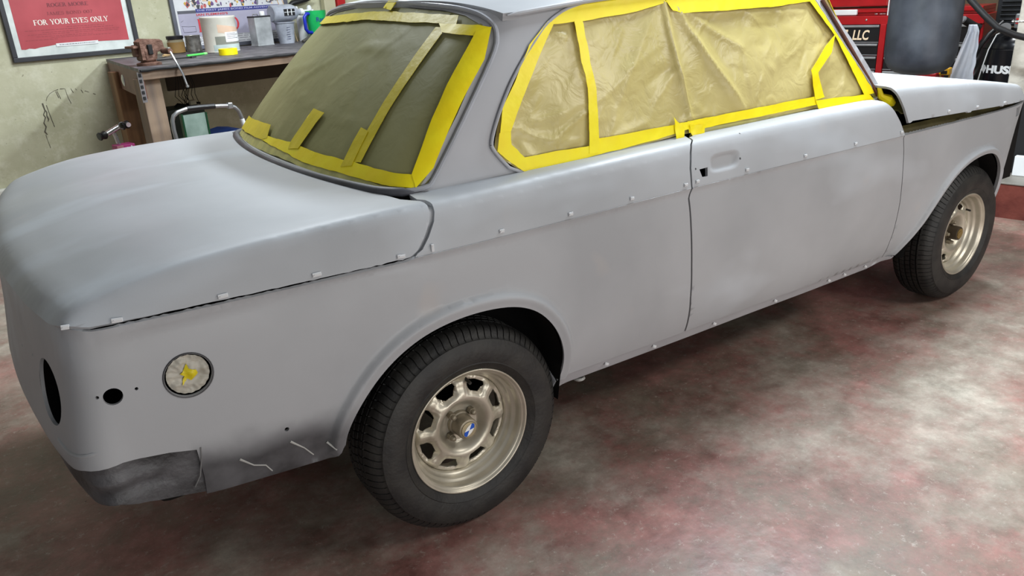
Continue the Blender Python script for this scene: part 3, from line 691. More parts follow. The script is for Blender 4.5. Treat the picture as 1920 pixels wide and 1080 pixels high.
# under the bonnet: papered engine bay, wing rails, scuttle
panel('engine_bay_masking_paper', [(1.93, .09), (3.0, .09), (3.0, .75), (1.93, .75)], lambda x, q: upper(x, q, -.05, -1.0), M_['paper_r'], CAR, step=.06, thick=.005)
panel('engine_bay_masking_paper', [(1.93, .09), (3.0, .09), (3.0, .75), (1.93, .75)], lambda x, q: upper(x, q, -.05, 1.0), M_['paper_r'], CAR, step=.06, thick=.005, flip=True)
for sgn in (-1, 1):
    V, F = flat_mesh([(1.86, 0), (3.08, 0), (3.08, 1), (1.86, 1)], [], .08)
    P = np.stack([V[:, 0], sgn*(sidey(V[:, 0]) - .018 - .035*V[:, 1]), zcrease(V[:, 0]) - .03 + .05*V[:, 1]], 1)
    mesh_from('wing_rail', [shell(P, F, .004, sgn > 0) + (0,)], [simple('olive_brown_rail', (88, 80, 48), .5, var=.25, scale=14)] if sgn < 0 else [M_['under']], CAR)
    mb = MB(); mb.box((1.74, sgn*.70 - .02, .78), (1.80, sgn*.70 + .02, .90), .005); mb.build('scuttle_bracket', M_['pillar'], CAR)
mb = MB(); mb.box((1.72, -.70, .70), (1.93, .70, .86), .01); mb.box((1.93, -.70, .45), (3.0, .70, .80)); mb.build('scuttle', M_['under'], CAR)
# black boxes added to block light and darken the gaps of the body, then the underside
mb = MB(); mb.box((-.80, -.62, .42), (.0, .62, .84), .02); mb.box((-.02, -.66, .32), (1.9, .66, .84), .02); mb.build('inner_blackout_box', M_['black'], CAR)
mb = MB(); mb.box((-.75, -.60, .30), (3.0, .60, .44), .03); mb.box((.33, -.69, .285), (1.95, .69, .34), .01)
for x in (.0, 2.5): mb.tube([(x, -.66, .295), (x, .66, .295)], .04, 12)
mb.build('underbody', M_['under'], CAR)
for line, x0 in ((ARCH_R, 0), (ARCH_F, 2.5)):
    for sgn in (-1, 1):
        P = resample([tuple(p) for p in line], .02, closed=False)
        c = np.array([x0, .40]); P = c + (P - c)*np.where(P[:, 1:] > .40, 1.03, 1.0)
        V = []; F = []
        ys_ = [.772, .74, .60, .42]
        for (a, b) in P:
            for yv in ys_: V.append((a, sgn*yv, b))
        n = len(ys_)
        for i in range(len(P) - 1):
            for k in range(n - 1): F.append((i*n + k, i*n + k + 1, (i+1)*n + k + 1, (i+1)*n + k))
        F.append(tuple(i*n + n - 1 for i in range(len(P))))
        me = bpy.data.meshes.new('wheel_well'); me.from_pydata(V, [], F); link_mesh('wheel_well', me, M_['under'], CAR)
# dark backing behind the openings of the tail and the side
mb = MB()
_p = Vector(low(np.array([-1.003]), np.array([.667]), -.001)[0]); _n = outn(np.array([-1.003])); _q = Vector((float(_n[0][0]), -float(_n[1][0]), -.14)).to_track_quat('Z', 'Y').to_matrix().to_4x4()
mb.lathe([(.0715, .000), (.0712, .055), (0, .055)], 48, Matrix.Translation(_p) @ _q, cap=False); mb.build('lamp_well', M_['black'], CAR)
mb = MB(); mb.lathe([(.0, 0), (.054, 0), (.054, .02), (0, .02)], 24, T(-.6525, -.755, .694) @ Rx(PI/2) @ T(0, 0, -.02)); mb.build('filler_well', M_['black'], CAR)
# crumpled paper in the filler opening
def fuelmap(u, v):
    P = low(u, v, -.008); r = np.hypot(u + .6525, v - .694)
    w = np.array([mnoise.noise(Vector((a*55, b*55, 3.1))) + .7*abs(mnoise.noise(Vector((a*110, b*110, 1.3)))) for a, b in zip(u, v)])
    P[:, 1] -= .010*w*(1 - sstep(.03, .043, r)) + .003*np.abs(np.sin(9*np.arctan2(v - .694, u + .6525)))*sstep(.01, .03, r)
    return P
panel('filler_masking_paper', circ_poly(-.6525, .694, .0415, 36), fuelmap, simple('pale_grey_masking_paper', (176, 172, 160), .45, var=.12, scale=30), CAR, step=.004, thick=.002)
panel('filler_tape', [(-.668, .676), (-.656, .686), (-.649, .680), (-.634, .692), (-.637, .702), (-.650, .708), (-.652, .718), (-.660, .706), (-.668, .700), (-.660, .694), (-.664, .688)], lambda u, v: fuelmap(u, v) + np.array([0, -.003, 0]), M_['tape_d'], CAR, step=.005, thick=.001)
mb = MB(); mb.tube([tuple(p) for p in low(np.array([c[0] for c in circ_poly(-.6525, .694, .0475, 40)] + [-.6525 + .0475]), np.array([c[1] for c in circ_poly(-.6525, .694, .0475, 40)] + [.694]), .0006)], .0016, 6); mb.build('filler_rim', M_['dark_primer'], CAR)
# rear apron
def apmap(sgn):
    def f(s, z):
        P = low(s, np.maximum(z, .53), -.010, sgn)
        P[:, 2] = z
        k = np.clip(.53 - z, 0, 1); ns = outn(s); P[:, 0] += ns[0]*k*.1; P[:, 1] += sgn*ns[1]*k*.1
        rib = .012*(np.exp(-((z - .505 + .05*(s + .8))/.008)**2) - np.exp(-((z - .475 + .05*(s + .8))/.010)**2))*(1 - sstep(-.78, -.70, s))
        P[:, 1] += sgn*rib
        return P
    return f
for sgn in (-1.0, 1.0):
    ap = [(S_TAIL, .535), (-1.1, .535), (-.96, .54), (-.90, .55), (-.86, .56), (-.80, .562), (-.72, .55), (-.656, .54), (-.650, .45), (-.652, .402), (-.70, .413), (-.757, .425), (-.80, .437), (-.83, .452), (-.86, .454), (-.9, .446), (-.95, .441), (-1.0, .44), (-1.1, .44), (-1.3, .45), (S_TAIL, .45)]
    panel('rear_apron', ap, apmap(sgn), M_['dark_primer'], CAR, step=.012 if sgn < 0 else .04, thick=.01, flip=sgn > 0)
# runs of pale sealer on the dark lower quarter
seal = simple('pale_sealer', (170, 170, 166), .6)
for pts in ([(-.588, .462), (-.560, .432), (-.535, .420), (-.522, .396)], [(-.475, .462), (-.445, .43), (-.425, .40)], [(-.392, .425), (-.375, .402)]):
    mb = MB(); q = low(np.array([a for a, b in pts]), np.array([b for a, b in pts]), .0008); mb.tube([tuple(p) for p in q], [.0028] + [.0016]*(len(pts) - 1), 6); mb.build('sealer_run', seal, CAR)
mb = MB(); q = low(np.array([-.686, -.672, -.662, -.660]), np.array([.43, .455, .50, .525]), .0006); mb.tube([tuple(p) for p in q], .0016, 6); mb.build('apron_seam', simple('grey_seam', (112, 112, 112), .6), CAR)
# swage at the tail corner
mb = MB(); q = low(np.linspace(-.985, -.83, 14), np.linspace(.575, .588, 14) - .012*np.sin(np.linspace(0, PI, 14)), -.002); mb.tube([tuple(p) for p in q], [.001] + [.005]*12 + [.001], 8); mb.build('corner_swage', PRIMER, CAR)
# ---- masking over the windows
def seg_d(u, v, a, b):
    a = np.array(a); b = np.array(b); ab = b - a; P = np.stack([u, v], 1)
    t = np.clip(((P - a)@ab)/(ab@ab), 0, 1); return np.linalg.norm(P - (a + t[:, None]*ab), axis=1), t
def wrinkle(u, v, folds, seed, n, lo, hi, amp, ln=.13, sharp=.006):
    r = np.random.default_rng(seed); w = np.zeros(len(u))
    for k in range(n):
        c = lo + (hi - lo)*r.random(2); a = r.random()*PI; l = ln*(.3 + r.random()); d = np.array([math.cos(a), math.sin(a)*.8])*l/2
        D, t = seg_d(u, v, c - d, c + d); s = sharp*(.7 + 1.6*r.random())
        w += amp*(r.random()*1.6 - .6)*np.exp(-D/s)*np.sin(np.clip(t, .02, .98)*PI)**.5
    for a, b, A, s in folds:
        D, t = seg_d(u, v, a, b); w += 1.35*A*np.exp(-D/(s*.8))*(.6 + .4*np.sin(np.clip(t, 0, 1)*PI))
    w += amp*1.6*np.array([mnoise.noise(Vector((x*6, y*6, seed))) for x, y in zip(u, v)])
    return w
def along(P, fmap, u, v, w):
    """push points off the surface by w"""
    return fmap(u, v, w)
side_folds = [((.585, 1.335), (.93, .99), .009, .010), ((.62, 1.33), (1.17, .99), .012, .013), ((.66, 1.31), (1.05, 1.17), .008, .012), ((.70, 1.29), (1.30, 1.26), .006, .014), ((.52, 1.09), (.40, 1.00), .007, .005), ((.40, 1.00), (.24, 1.05), .005, .006), ((.40, 1.00), (.52, .985), .005, .006), ((.23, 1.045), (.46, 1.075), .004, .005), ((.28, 1.02), (.36, .965), .004, .006), ((.58, 1.335), (.60, 1.0), .004, .03), ((.23, 1.27), (.29, 1.25), .006, .008), ((.93, .985), (.60, 1.33), .005, .006)]
pp1 = [(s, z) for s, z in SW['paper1']]; pp2 = [(s, z) for s, z in SW['paper2']]
outer = SW['paper1'][:4] + SW['paper2'][1:4] + [(1.5544, .948), (.995, .950), (.91, .950)] + SW['paper1'][6:]
for sgn in (-1.0, 1.0):
    def f(u, v, sgn=sgn):
        w = wrinkle(u, v, side_folds, 5, 190, np.array([.18, .95]), np.array([1.85, 1.34]), .0056) if sgn < 0 else 0
        return green(u, v, -.006 + w, sgn)
    panel('side_window_masking_paper', outer, f, M_['paper'], CAR, step=.0085 if sgn < 0 else .06, thick=.0015, flip=sgn > 0, estep=.02)
tapeoff = dict(ttop2=.0075, ttop=.0070, tleft=.0080, tcorner=.0090, tbot=.0070, tbot2=.0066, tvert=.0086, tA=.0072, tdiv=.0088, tvent=.0095, tp1=.011, tp2=.0105)
def rag(poly, seed, amp=.0007, step=.016):
    P = resample(poly, step); r = np.random.default_rng(seed); n = r.normal(0, amp, P.shape); n = (n + np.roll(n, 1, 0) + np.roll(n, -1, 0))/2
    return [tuple(p) for p in P + n]
for i, (k, off) in enumerate(tapeoff.items()):
    def f(u, v, off=off, i=i):
        w = np.array([mnoise.noise(Vector((x*30, y*30, i*3.3))) for x, y in zip(u, v)])*(.0010 if k not in ('tp1', 'tp2') else .005)
        return green(u, v, off + w, -1.0)
    panel('tape_strip', rag(SW[k], i), f, M_['tape'], CAR, step=.009, thick=.0008)
# overspray-yellow felt strip below the door window, black tube painting in the shade of the gap above the quarter shoulder
panel('window_felt', [(.95, .925), (1.2, .925), (1.5, .924), (1.95, .925), (1.60, .944), (1.2, .953), (.95, .957)], lambda u, v: green(u, v, .003, -1.0), simple('overspray_belt_strip', (150, 148, 120), .5, col2=(190, 182, 96), scale=6), CAR, step=.03, thick=.004)
mb = MB(); mb.tube([tuple(p) for p in green(np.linspace(.335, .915, 20), np.linspace(.9255, .934, 20), .0075, -1.0)], .0042, 6); mb.build('window_gap_shadow_tube', M_['black'], CAR)
q = green(*[np.array(a) for a in zip(*resample([tuple(p) for p in smooth_closed(SW['opening'], 2)], .02))], .004, -1.0)
mb = MB(); mb.tube([tuple(p) for p in q] + [tuple(q[0])], .0048, 8); mb.build('window_trim', M_['pillar'], CAR)
# brown seal strip in front of the tape on the windscreen pillar
_s = np.array([1.375, 1.49, 1.60, 1.735, 1.85, 1.93]); _z = np.array([1.290, 1.217, 1.148, 1.062, .990, .938])
_q = green(_s, _z, .006, -1.0); mb = MB(); mb.tube([tuple(p) for p in _q], .0062, 8); mb.build('pillar_seal', simple('rusty_brown_seal', (92, 48, 28), .5, var=.3, scale=12), CAR)
# rear window
rear_poly = [(-.612, 1.272), (-.66, 1.2245), (-.708, 1.1004), (-.728, .9642), (-.722, .940), (-.5, .938), (0, .946), (.5, .938), (.70, .935), (.728, .9642), (.708, 1.1004), (.66, 1.2245), (.60, 1.275), (.5, 1.318), (.4, 1.334), (.1, 1.352), (-.1, 1.352), (-.391, 1.334), (-.498, 1.318), (-.57, 1.295)]
rear_folds = [((-.09, 1.085), (.20, 1.115), .003, .006), ((-.09, 1.08), (-.40, 1.06), .003, .006), ((.25, 1.12), (.0, 1.22), .003, .012), ((-.10, 1.25), (-.28, 1.24), .005, .008), ((-.20, 1.22), (-.36, 1.0), .003, .02), ((.45, 1.15), (.1, 1.2), .003, .015)]
def frear(u, v):
    w = wrinkle(u, v, rear_folds, 9, 90, np.array([-.7, .95]), np.array([.7, 1.34]), .0022, .16, .009)
    return greenY(u, v, -.002 + w)
panel('rear_window_masking_paper', rear_poly, frear, M_['paper_r'], CAR, step=.012, thick=.0015, flip=True, estep=.02)
rt = [('top_tape', 'tape_d', .0052), ('top_tape2', 'tape', .0068), ('thin', 'tape_d', .0050), ('short2', 'tape_d', .0066), ('right', 'tape', .0078), ('bottom', 'tape_d', .0060), ('patch', 'tape_d', .0072), ('diag', 'tape_d', .0080), ('pale', 'tape_p', .0040)]
for i, (k, mt, off) in enumerate(rt):
    poly = list(RW[k])
    if k == 'top_tape': poly = [(.55, 1.316), (.0, 1.336)] + poly[1:5] + [(.0, 1.313), (.56, 1.292)]
    if k == 'bottom': mt = 'tape'
    if k == 'pale': poly = [(.66, .965)] + poly[1:-1] + [(.45, .940), (.66, .940)]
    def f(u, v, off=off, i=i):
        w = np.array([mnoise.noise(Vector((x*26, y*26, 20 + i*3.3))) for x, y in zip(u, v)])*.0008
        return greenY(u, v, off + w)
    panel('tape_strip' if k != 'pale' else 'overspray_tape', rag(poly, 30 + i), f, M_[mt], CAR, step=.010, thick=.0008, flip=True)
panel('tape_strip', [(-.135, 1.372), (-.08, 1.372), (-.075, 1.342), (-.13, 1.335)], lambda u, v: greenY(u, v, .010), M_['tape'], CAR, step=.01, thick=.001, flip=True)
fr = resample([tuple(p) for p in smooth_closed([(a*1.012, z + (.010 if z > 1.2 else -.004)) for a, z in rear_poly], 2)], .02)
q = greenY(fr[:, 0], fr[:, 1], .004); mb = MB(); mb.tube([tuple(p) for p in q] + [tuple(q[0])], .0065, 8); mb.build('rear_window_frame', simple('frame_grey_gloss', (168, 170, 176), .3), CAR)
yy = np.linspace(-.70, .70, 50); q = greenY(yy, np.full(50, .930), .010); mb = MB(); mb.tube([tuple(p) for p in q], [.004] + [.013]*48 + [.004], 10); mb.build('rear_window_seal', M_['rubber'], CAR)
q = greenY(yy, np.full(50, .918), .006); mb = MB(); mb.tube([tuple(p) for p in q], .010, 8); mb.build('rear_window_channel', M_['black'], CAR)
# trim clips along the crease and the sill
clips = [(-.7519, .006), (-.5575, .0069), (-.3613, .0084), (-.1623, .0064), (.1131, .0073), (.3281, .0065), (.5419, .0057), (.7497, .006), (.7984, .0075), (1.0147, .006), (1.298, .006), (1.5727, .006), (1.8545, .0075)]
def add_clip(p, ang=0, w=.011, name='trim_clip', tilt=.25):
    mb = MB(); mb.box((-w, -.0018, -.0045), (w, .0015, .0045), .001); mb.box((-w*.6, -.003, -.0012), (w*.9, -.0015, .0020), .0005); mb.tube([(-w*.75, -.0035, -.001), (-w*.75, .002, -.001)], .0014, 6)
    mb.build(name, M_['clip'], CAR, tuple(p), (tilt*0, ang, 0))
for i, (x, q) in enumerate(clips):
    add_clip(upper(np.array([x]), np.array([q + .003]), .002)[0], (0 if i % 3 else .1), .007 if i > 3 else .010)
mb = MB(); mb.box((-.0035, -.003, -.009), (.0035, .0015, .009), .001); mb.tube([(0, -.004, .005), (0, .002, .005)], .0015, 6); mb.build('trim_clip', M_['clip'], CAR, tuple(upper(np.array([-.0813]), np.array([.012]), .002)[0]))
add_clip(upper(np.array([-.836]), np.array([.052]), .002)[0], .1, .007)
for x in (2.1684, 2.3911, 2.6364): add_clip(hmap(-1.0, .002)(np.array([x]), np.array([.016]))[0], 0, .008)
for s in (.50, .70, .98, 1.30, 1.62, 1.72, 1.86): add_clip(low(np.array([s]), np.array([zbot(s) - .02]), 0)[0], .5, .008, 'sill_clip')
for s in (.44, 1.70):
    mb = MB(); mb.lathe([(0, 0), (.016, 0), (.020, .004), (.016, .010), (0, .011)], 14); mb.build('jacking_plug', seal, CAR, (s, -.675, .262))
# ---- wheels
def tyre_mesh():
    base = [(.1785, .003), (.186, -.004), (.197, -.010), (.199, -.0118), (.201, -.0105), (.214, -.0135), (.228, -.0145), (.243, -.0128), (.256, -.0085), (.262, -.0062), (.2635, -.0035), (.270, .0005), (.277, .006), (.283, .012), (.288, .019), (.2915, .028), (.2935, .038)]
    gr = (.046, .070, .094, .118)
    for g in gr: base += [(.2945, g - .0052), (.2945, g - .0042), (.2870, g - .0032), (.2870, g + .0032), (.2945, g + .0042), (.2948, g + .0102)]
    base += [(.2925, .134), (.288, .145), (.280, .154), (.262, .165), (.24, .170), (.21, .168), (.19, .160), (.181, .153)]
    V = []; F = []; NP = 84; fr_ = (0, .025, .125, .15, .38, .405, .505, .53, .77)
    n = NP*len(fr_)
    for j in range(n):
        p_, ph = divmod(j, len(fr_)); th = 2*PI*(p_ + fr_[ph])/NP
        for r, w in base:
            d = 0
            if .000 < w < .0405 and r > .262: d = .0048 if ph in (1, 2) else 0; th_ = th + .010*math.sin((w - .006)*90)
            elif r > .290 and w > .050 and w < .114:
                k = int((w - .046)/.024); d = .0045 if ph in ((1, 2) if k != 1 else (5, 6)) else 0; th_ = th + (.016 if k != 1 else -.020)*(w - .082)/.03
            elif w > .122 and r > .284: d = .0045 if ph in (5, 6) else 0; th_ = th
            else: th_ = th
            if r < .262: th_ = th
            V.append(((r - d)*math.cos(th_), (r - d)*math.sin(th_), w)); continue
            rr = r - d; V.append((rr*math.cos(th), rr*math.sin(th), w))
    m = len(base)
    for j in range(n):
        a = j*m; b = ((j + 1) % n)*m
        for k in range(m - 1): F.append((a + k, b + k, b + k + 1, a + k + 1))
    me = bpy.data.meshes.new('tyre'); me.from_pydata(V, [], F)
    me.polygons.foreach_set('use_smooth', [True]*len(me.polygons))
    ang = []
    bm = bmesh.new(); bm.from_mesh(me); bmesh.ops.recalc_face_normals(bm, faces=bm.faces)
    for e in bm.edges:
        if len(e.link_faces) == 2 and e.calc_face_angle(0) > .55: e.smooth = False
    bm.to_mesh(me); bm.free(); me.materials.append(M_['tyre']); return me
def rim_meshes(phase):
    prof = [(.1735, .010), (.1785, .004), (.1790, .0005), (.1770, -.0015), (.1735, .000), (.1715, .005), (.1690, .0065), (.1655, .0085), (.1625, .016), (.1610, .026), (.1590, .031), (.1545, .034), (.1515, .040), (.1495, .048), (.1455, .051), (.1420, .055), (.1400, .064), (.1395, .10), (.150, .105), (.165, .12), (.1735, .15)]
    mb = MB(); mb.lathe(prof, 96, cap=False)
    for f in mb.bm.faces: f.smooth = True
    for e in mb.bm.edges: pass
    me = bpy.data.meshes.new('rim'); bmesh.ops.recalc_face_normals(mb.bm, faces=mb.bm.faces); mb.bm.to_mesh(me); mb.bm.free(); me.materials.append(M_['rim'])
    # pressed centre disc with eight slots
    sl = []
    for k in range(8):
        a = phase + k*PI/4; pts = [(.1000, -.12), (.1000, .12), (.1050, .175), (.121, .235), (.1285, .215), (.1295, 0), (.1285, -.215), (.121, -.235), (.1050, -.175)]
        sl.append([(r*math.cos(a + t), r*math.sin(a + t)) for r, t in pts])
    def dmap(u, v):
        r = np.hypot(u, v); th = np.arctan2(v, u) - phase; c = np.cos(8*th)       # 1 on slot axis
        w = smooth_itp(r, [0, .046, .056, .062, .072, .082, .090, .100, .112, .126, .134, .1405], [.066, .066, .064, .056, .042, .036, .036, .042, .0475, .050, .054, .062])
        tri = np.abs(((th/(PI/4) + .5) % 1) - .5)*2      # 0 on the slot axis, 1 between slots
        rad = sstep(.088, .101, r)*(1 - sstep(.131, .137, r))
        w = w + .0075*(1 - sstep(.48, .74, tri))*rad - .0045*sstep(.70, .90, tri)*rad
        w = w - .0035*np.exp(-((tri - .64)/.10)**2)*rad*(1 - sstep(.118, .13, r))
        w = w - .003*np.exp(-((r - .0975 - .004*c)/.0035)**2)*(1 - sstep(.5, .7, tri))
        return np.stack([u, v, w], 1)
    V, F = flat_mesh(circ_poly(0, 0, .1405, 120), sl, .0032, None, .006)
    P = dmap(V[:, 0], V[:, 1]); vv, ff, sm, sh = shell(P, F[:, ::-1], .004)
    me2 = bpy.data.meshes.new('wheel_disc'); me2.from_pydata([tuple(p) for p in vv], [], [tuple(int(i) for i in f) for f in ff]); me2.polygons.foreach_set('use_smooth', sm); me2.materials.append(M_['rim'])
    return me, me2
TY = tyre_mesh(); RM, DM = rim_meshes(PI/8 + .05)
def nut_mesh():
    mb = MB(); mb.prism([(.0105*math.cos(k*PI/3), .0105*math.sin(k*PI/3)) for k in range(6)], -.016, T(0, 0, .066)); mb.lathe([(.0075, .066), (.0072, .042), (.006, .039), (0, .0385)], 14, cap=False)
    bmesh.ops.recalc_face_normals(mb.bm, faces=mb.bm.faces); me = bpy.data.meshes.new('lug_nut'); mb.bm.to_mesh(me); mb.bm.free(); me.materials.append(M_['rimd']); return me
NM = nut_mesh()
M_CAPD = simple('dark_greasy_cap', (74, 64, 50), .5, .4)
def wheel(x, y, rot, spin, badge):
    w = bpy.data.objects.new('rear_wheel' if x < 1 else 'front_wheel', RM); COL.objects.link(w); w.parent = CAR
    Mw = T(x, y, .2935) @ Rz(rot) @ Rx(-PI/2) @ Rz(spin); w.matrix_local = Mw
    def ch(name, me, Mx=None):
        o = bpy.data.objects.new(name, me); COL.objects.link(o); o.parent = w
        if Mx is not None: o.matrix_local = Mx
        return o
    ch('tyre', TY); ch('wheel_disc', DM)
    for k in range(4): a = PI/4 + k*PI/2 + .1; ch('lug_nut', NM, T(.044*math.cos(a), .044*math.sin(a), -.002))
    mb = MB(); mb.lathe([(.036, .066), (.034, .058), (.0305, .056), (.0300, .020), (.0285, .0165), (.0255, .0150), (.0235, .0150), (.0225, .0162), (0, .0162)], 40, cap=False)
    me = mb.build('centre_cap', M_['rimd'] if badge else M_CAPD, w)
    mb = MB(); r = .0165
    mb.mi = 0; mb.lathe([(.0225, .0158), (.0222, .0138), (.0180, .0134), (0, .0134)], 32, cap=False)
    for q in range(4):
        mb.mi = (2 if q % 2 == 0 else 1) if badge else 0
        pts = [(0, 0)] + [(r*math.cos(q*PI/2 + t*PI/16 + .5), r*math.sin(q*PI/2 + t*PI/16 - .12)) for t in range(9)]
        mb.prism(pts, -.0008, T(0, 0, .0130))
    mb.build('roundel', [M_['ivory'], M_['blue'], M_['white']] if badge else [simple('dull_brass_badge', (150, 128, 70), .4, .6), M_['blue'], M_['white']], w)
    mb = MB(); a = -1.38; mb.tube([(.131*math.cos(a), .131*math.sin(a), .058), (.127*math.cos(a), .127*math.sin(a), .030)], .0045, 8); mb.build('valve_stem', M_['tyre'], w)
    return w
wheel(0, -.768, 0, 0, True); wheel(2.5, -.768, .019, .7, False)
wheel(0, .768, PI, 0, True); wheel(2.5, .768, PI, 0, True)
# ---------------- things around the room ----------------
def prop(name, a, b, z, label, cat, rz=0, group=None): return empty(name, RP(a, b, z), RA + rz, label, cat, group)
def solo(o, label, cat, a, b, z, rz=0, group=None):
    o.location = RP(a, b, z); o.rotation_euler = (0, 0, RA + rz); return tag(o, label, cat, group)
m_black = simple('satin_black', (22, 22, 24), .4, var=.2); m_blackm = simple('matt_black', (16, 16, 17), .75, var=.2)
m_char = simple('charcoal_frame', (44, 45, 50), .45, var=.15); m_chrome = simple('worn_chrome', (200, 202, 204), .22, .9, var=.06)
m_white = simple('matt_white', (226, 228, 228), .5, var=.03)
# --- lettering
SER = {
 'F': (.62, [('v', .14, 0, 1, .15), ('h', .02, .60, .94, .06), ('h', .14, .46, .5, .055), ('s', .14, 0), ('k', .57, .80, .94), ('k', .44, .42, .58)]),
 'E': (.66, [('v', .14, 0, 1, .15), ('h', .02, .60, .94, .06), ('h', .14, .46, .5, .055), ('h', .02, .62, .0, .06), ('k', .57, .80, .94), ('k', .59, .06, .22), ('k', .44, .42, .58)]),
 'L': (.62, [('v', .14, 0, 1, .15), ('s', .14, .94), ('h', .02, .60, .0, .06), ('k', .57, .06, .24)]),
 'O': (.78, [('o', .38, .5, .36, .5)]), '0': (.62, [('o', .30, .5, .28, .5)]),
 'R': (.74, [('v', .14, 0, 1, .15), ('s', .14, 0), ('b', .14, .48, .52, .30), ('d', .36, .48, .62, .0, .14), ('h', .58, .74, 0, .05), ('h', .02, .14, .95, .05)]),
 'B': (.68, [('v', .14, 0, 1, .15), ('b', .14, .50, .50, .28), ('b', .14, 0, .52, .34), ('h', .02, .14, .95, .05), ('h', .02, .14, 0, .05)]),
 'D': (.78, [('v', .14, 0, 1, .15), ('b', .14, 0, 1., .46), ('h', .02, .14, .95, .05), ('h', .02, .14, 0, .05)]),
 'Y': (.72, [('v', .36, 0, .48, .15), ('s', .36, 0), ('d', .10, .96, .36, .44, .13), ('d', .64, .96, .38, .44, .06), ('s', .12, .94), ('s', .62, .94)]),
 'U': (.76, [('v', .16, .28, 1, .15), ('v', .60, .28, 1, .06), ('s', .16, .94), ('s', .60, .94), ('u', .16, .60, .28)]),
 'N': (.80, [('v', .12, 0, 1, .06), ('v', .66, 0, 1, .06), ('d', .12, .98, .66, .02, .14), ('s', .12, 0), ('s', .64, .94), ('s', .1, .94)]),
 'M': (.92, [('v', .12, 0, 1, .06), ('v', .76, 0, 1, .14), ('d', .12, .98, .42, .02, .13), ('d', .74, .98, .44, .02, .06), ('s', .12, 0), ('s', .76, 0)]),
 'A': (.76, [('d', .38, 1, .12, 0, .06), ('d', .38, 1, .62, 0, .14), ('h', .22, .52, .32, .05), ('s', .12, 0), ('s', .62, 0)]),
 'J': (.44, [('v', .26, .1, 1, .15), ('s', .26, .94), ('d', .24, .1, .06, .0, .1)]),
 'G': (.78, [('c', .40, .5, .36, .5), ('v', .64, .08, .42, .13), ('h', .50, .76, .40, .05)]),
 'S': (.60, [('c2', 0, 0, 0, 0)]), '7': (.6, [('h', .06, .54, .92, .08), ('d', .52, .95, .22, 0, .13)]),
 'I': (.36, [('v', .16, 0, 1, .15), ('s', .16, 0), ('s', .16, .94)]),
}
def serif_mesh(text, h, width, th=.0006):
    quads = []
    def quad(x0, y0, x1, y1, w):
        d = Vector((x1 - x0, y1 - y0)); n = Vector((-d.y, d.x)).normalized()*w/2
        quads.append([(x0 + n.x, y0 + n.y), (x0 - n.x, y0 - n.y), (x1 - n.x, y1 - n.y), (x1 + n.x, y1 + n.y)])
    def arc(f, t0, t1, wf, n=20, ox=0):
        P = [f(t0 + (t1 - t0)*i/n) for i in range(n + 1)]
        for i in range(n):
            a, b = P[i], P[i+1]; tm = t0 + (t1 - t0)*(i + .5)/n; quad(a[0] + ox, a[1], b[0] + ox, b[1], wf(tm))
    x = 0
    for ch in text:
        if ch == ' ': x += .38; continue
        w, st = SER[ch]
        for s in st:
            k = s[0]
            if k == 'v': quad(x + s[1], s[2], x + s[1], s[3], s[4])
            elif k == 'h': quad(x + s[1], s[3] + s[4]/2, x + s[2], s[3] + s[4]/2, s[4])
            elif k == 's': quad(x + s[1] - .15, s[2] + .03, x + s[1] + .15, s[2] + .03, .06)
            elif k == 'k': quad(x + s[1], s[2], x + s[1], s[3], .05)
            elif k == 'd': quad(x + s[1], s[2], x + s[3], s[4], s[5])
            elif k == 'o': arc(lambda t: (s[1] + (s[3] - .05)*math.cos(t), s[2] + (s[4] - .03)*math.sin(t)), 0, 2*PI, lambda t: .06 + .11*abs(math.cos(t)), 28, x)
            elif k == 'c': arc(lambda t: (s[1] + (s[3] - .05)*math.cos(t), s[2] + (s[4] - .03)*math.sin(t)), .8, 2*PI - .7, lambda t: .06 + .11*abs(math.cos(t)), 24, x)
            elif k == 'b': arc(lambda t: (s[1] + s[4]*1.1*math.cos(t)**.8 if math.cos(t) > 0 else s[1], s[2] + s[3]/2 + (s[3]/2 - .03)*math.sin(t)), -PI/2 + .01, PI/2 - .01, lambda t: .06 + .1*abs(math.cos(t)), 18, x)
            elif k == 'u': arc(lambda t: (s[1] + (s[2] - s[1])/2 + (s[2] - s[1])/2*math.cos(t), s[3] + (s[3] - .04)*math.sin(t)), PI, 2*PI, lambda t: .09, 14, x)
            elif k == 'c2':
                arc(lambda t: (.29 + .20*math.cos(t), .74 + .22*math.sin(t)), .5, 1.5*PI, lambda t: .07 + .04*abs(math.cos(t)), 14, x)
                arc(lambda t: (.29 + .22*math.cos(t), .27 + .25*math.sin(t)), PI/2, -.9*PI, lambda t: .07 + .05*abs(math.cos(t)), 16, x); quad(x + .5, .78, x + .5, .96, .05); quad(x + .07, .04, x + .07, .24, .05)
        x += w
    kx = width/x; bm = bmesh.new()
    for i, q in enumerate(quads):
        z = -th - (i % 7)*.00003
        bm.faces.new([bm.verts.new((p[0]*kx, z, p[1]*h)) for p in q])
    me = bpy.data.meshes.new('lettering'); bm.to_mesh(me); bm.free(); return me
def sans_mesh(text, h, width=None, shear=0., ext=.0006, bold=.0):
    cu = bpy.data.curves.new('t', 'FONT'); cu.body = text; cu.size = 1; cu.shear = shear; cu.extrude = 0; cu.offset = bold; cu.resolution_u = 3
    o = bpy.data.objects.new('t', cu); COL.objects.link(o); bpy.context.view_layer.update()
    me = bpy.data.meshes.new_from_object(o.evaluated_get(bpy.context.evaluated_depsgraph_get())); bpy.data.objects.remove(o)
    c = np.array([tuple(v.co) for v in me.vertices]); lo = c.min(0); hi = c.max(0)
    sy = h/(hi[1] - lo[1]); sx = (width/(hi[0] - lo[0])) if width else sy
    for v in me.vertices: v.co = ((v.co.x - lo[0])*sx, -ext, (v.co.y - lo[1])*sy)
    me.name = 'lettering'; return me
def text_part(name, me, mat, parent, loc): return link_mesh(name, me, mat, parent, loc)
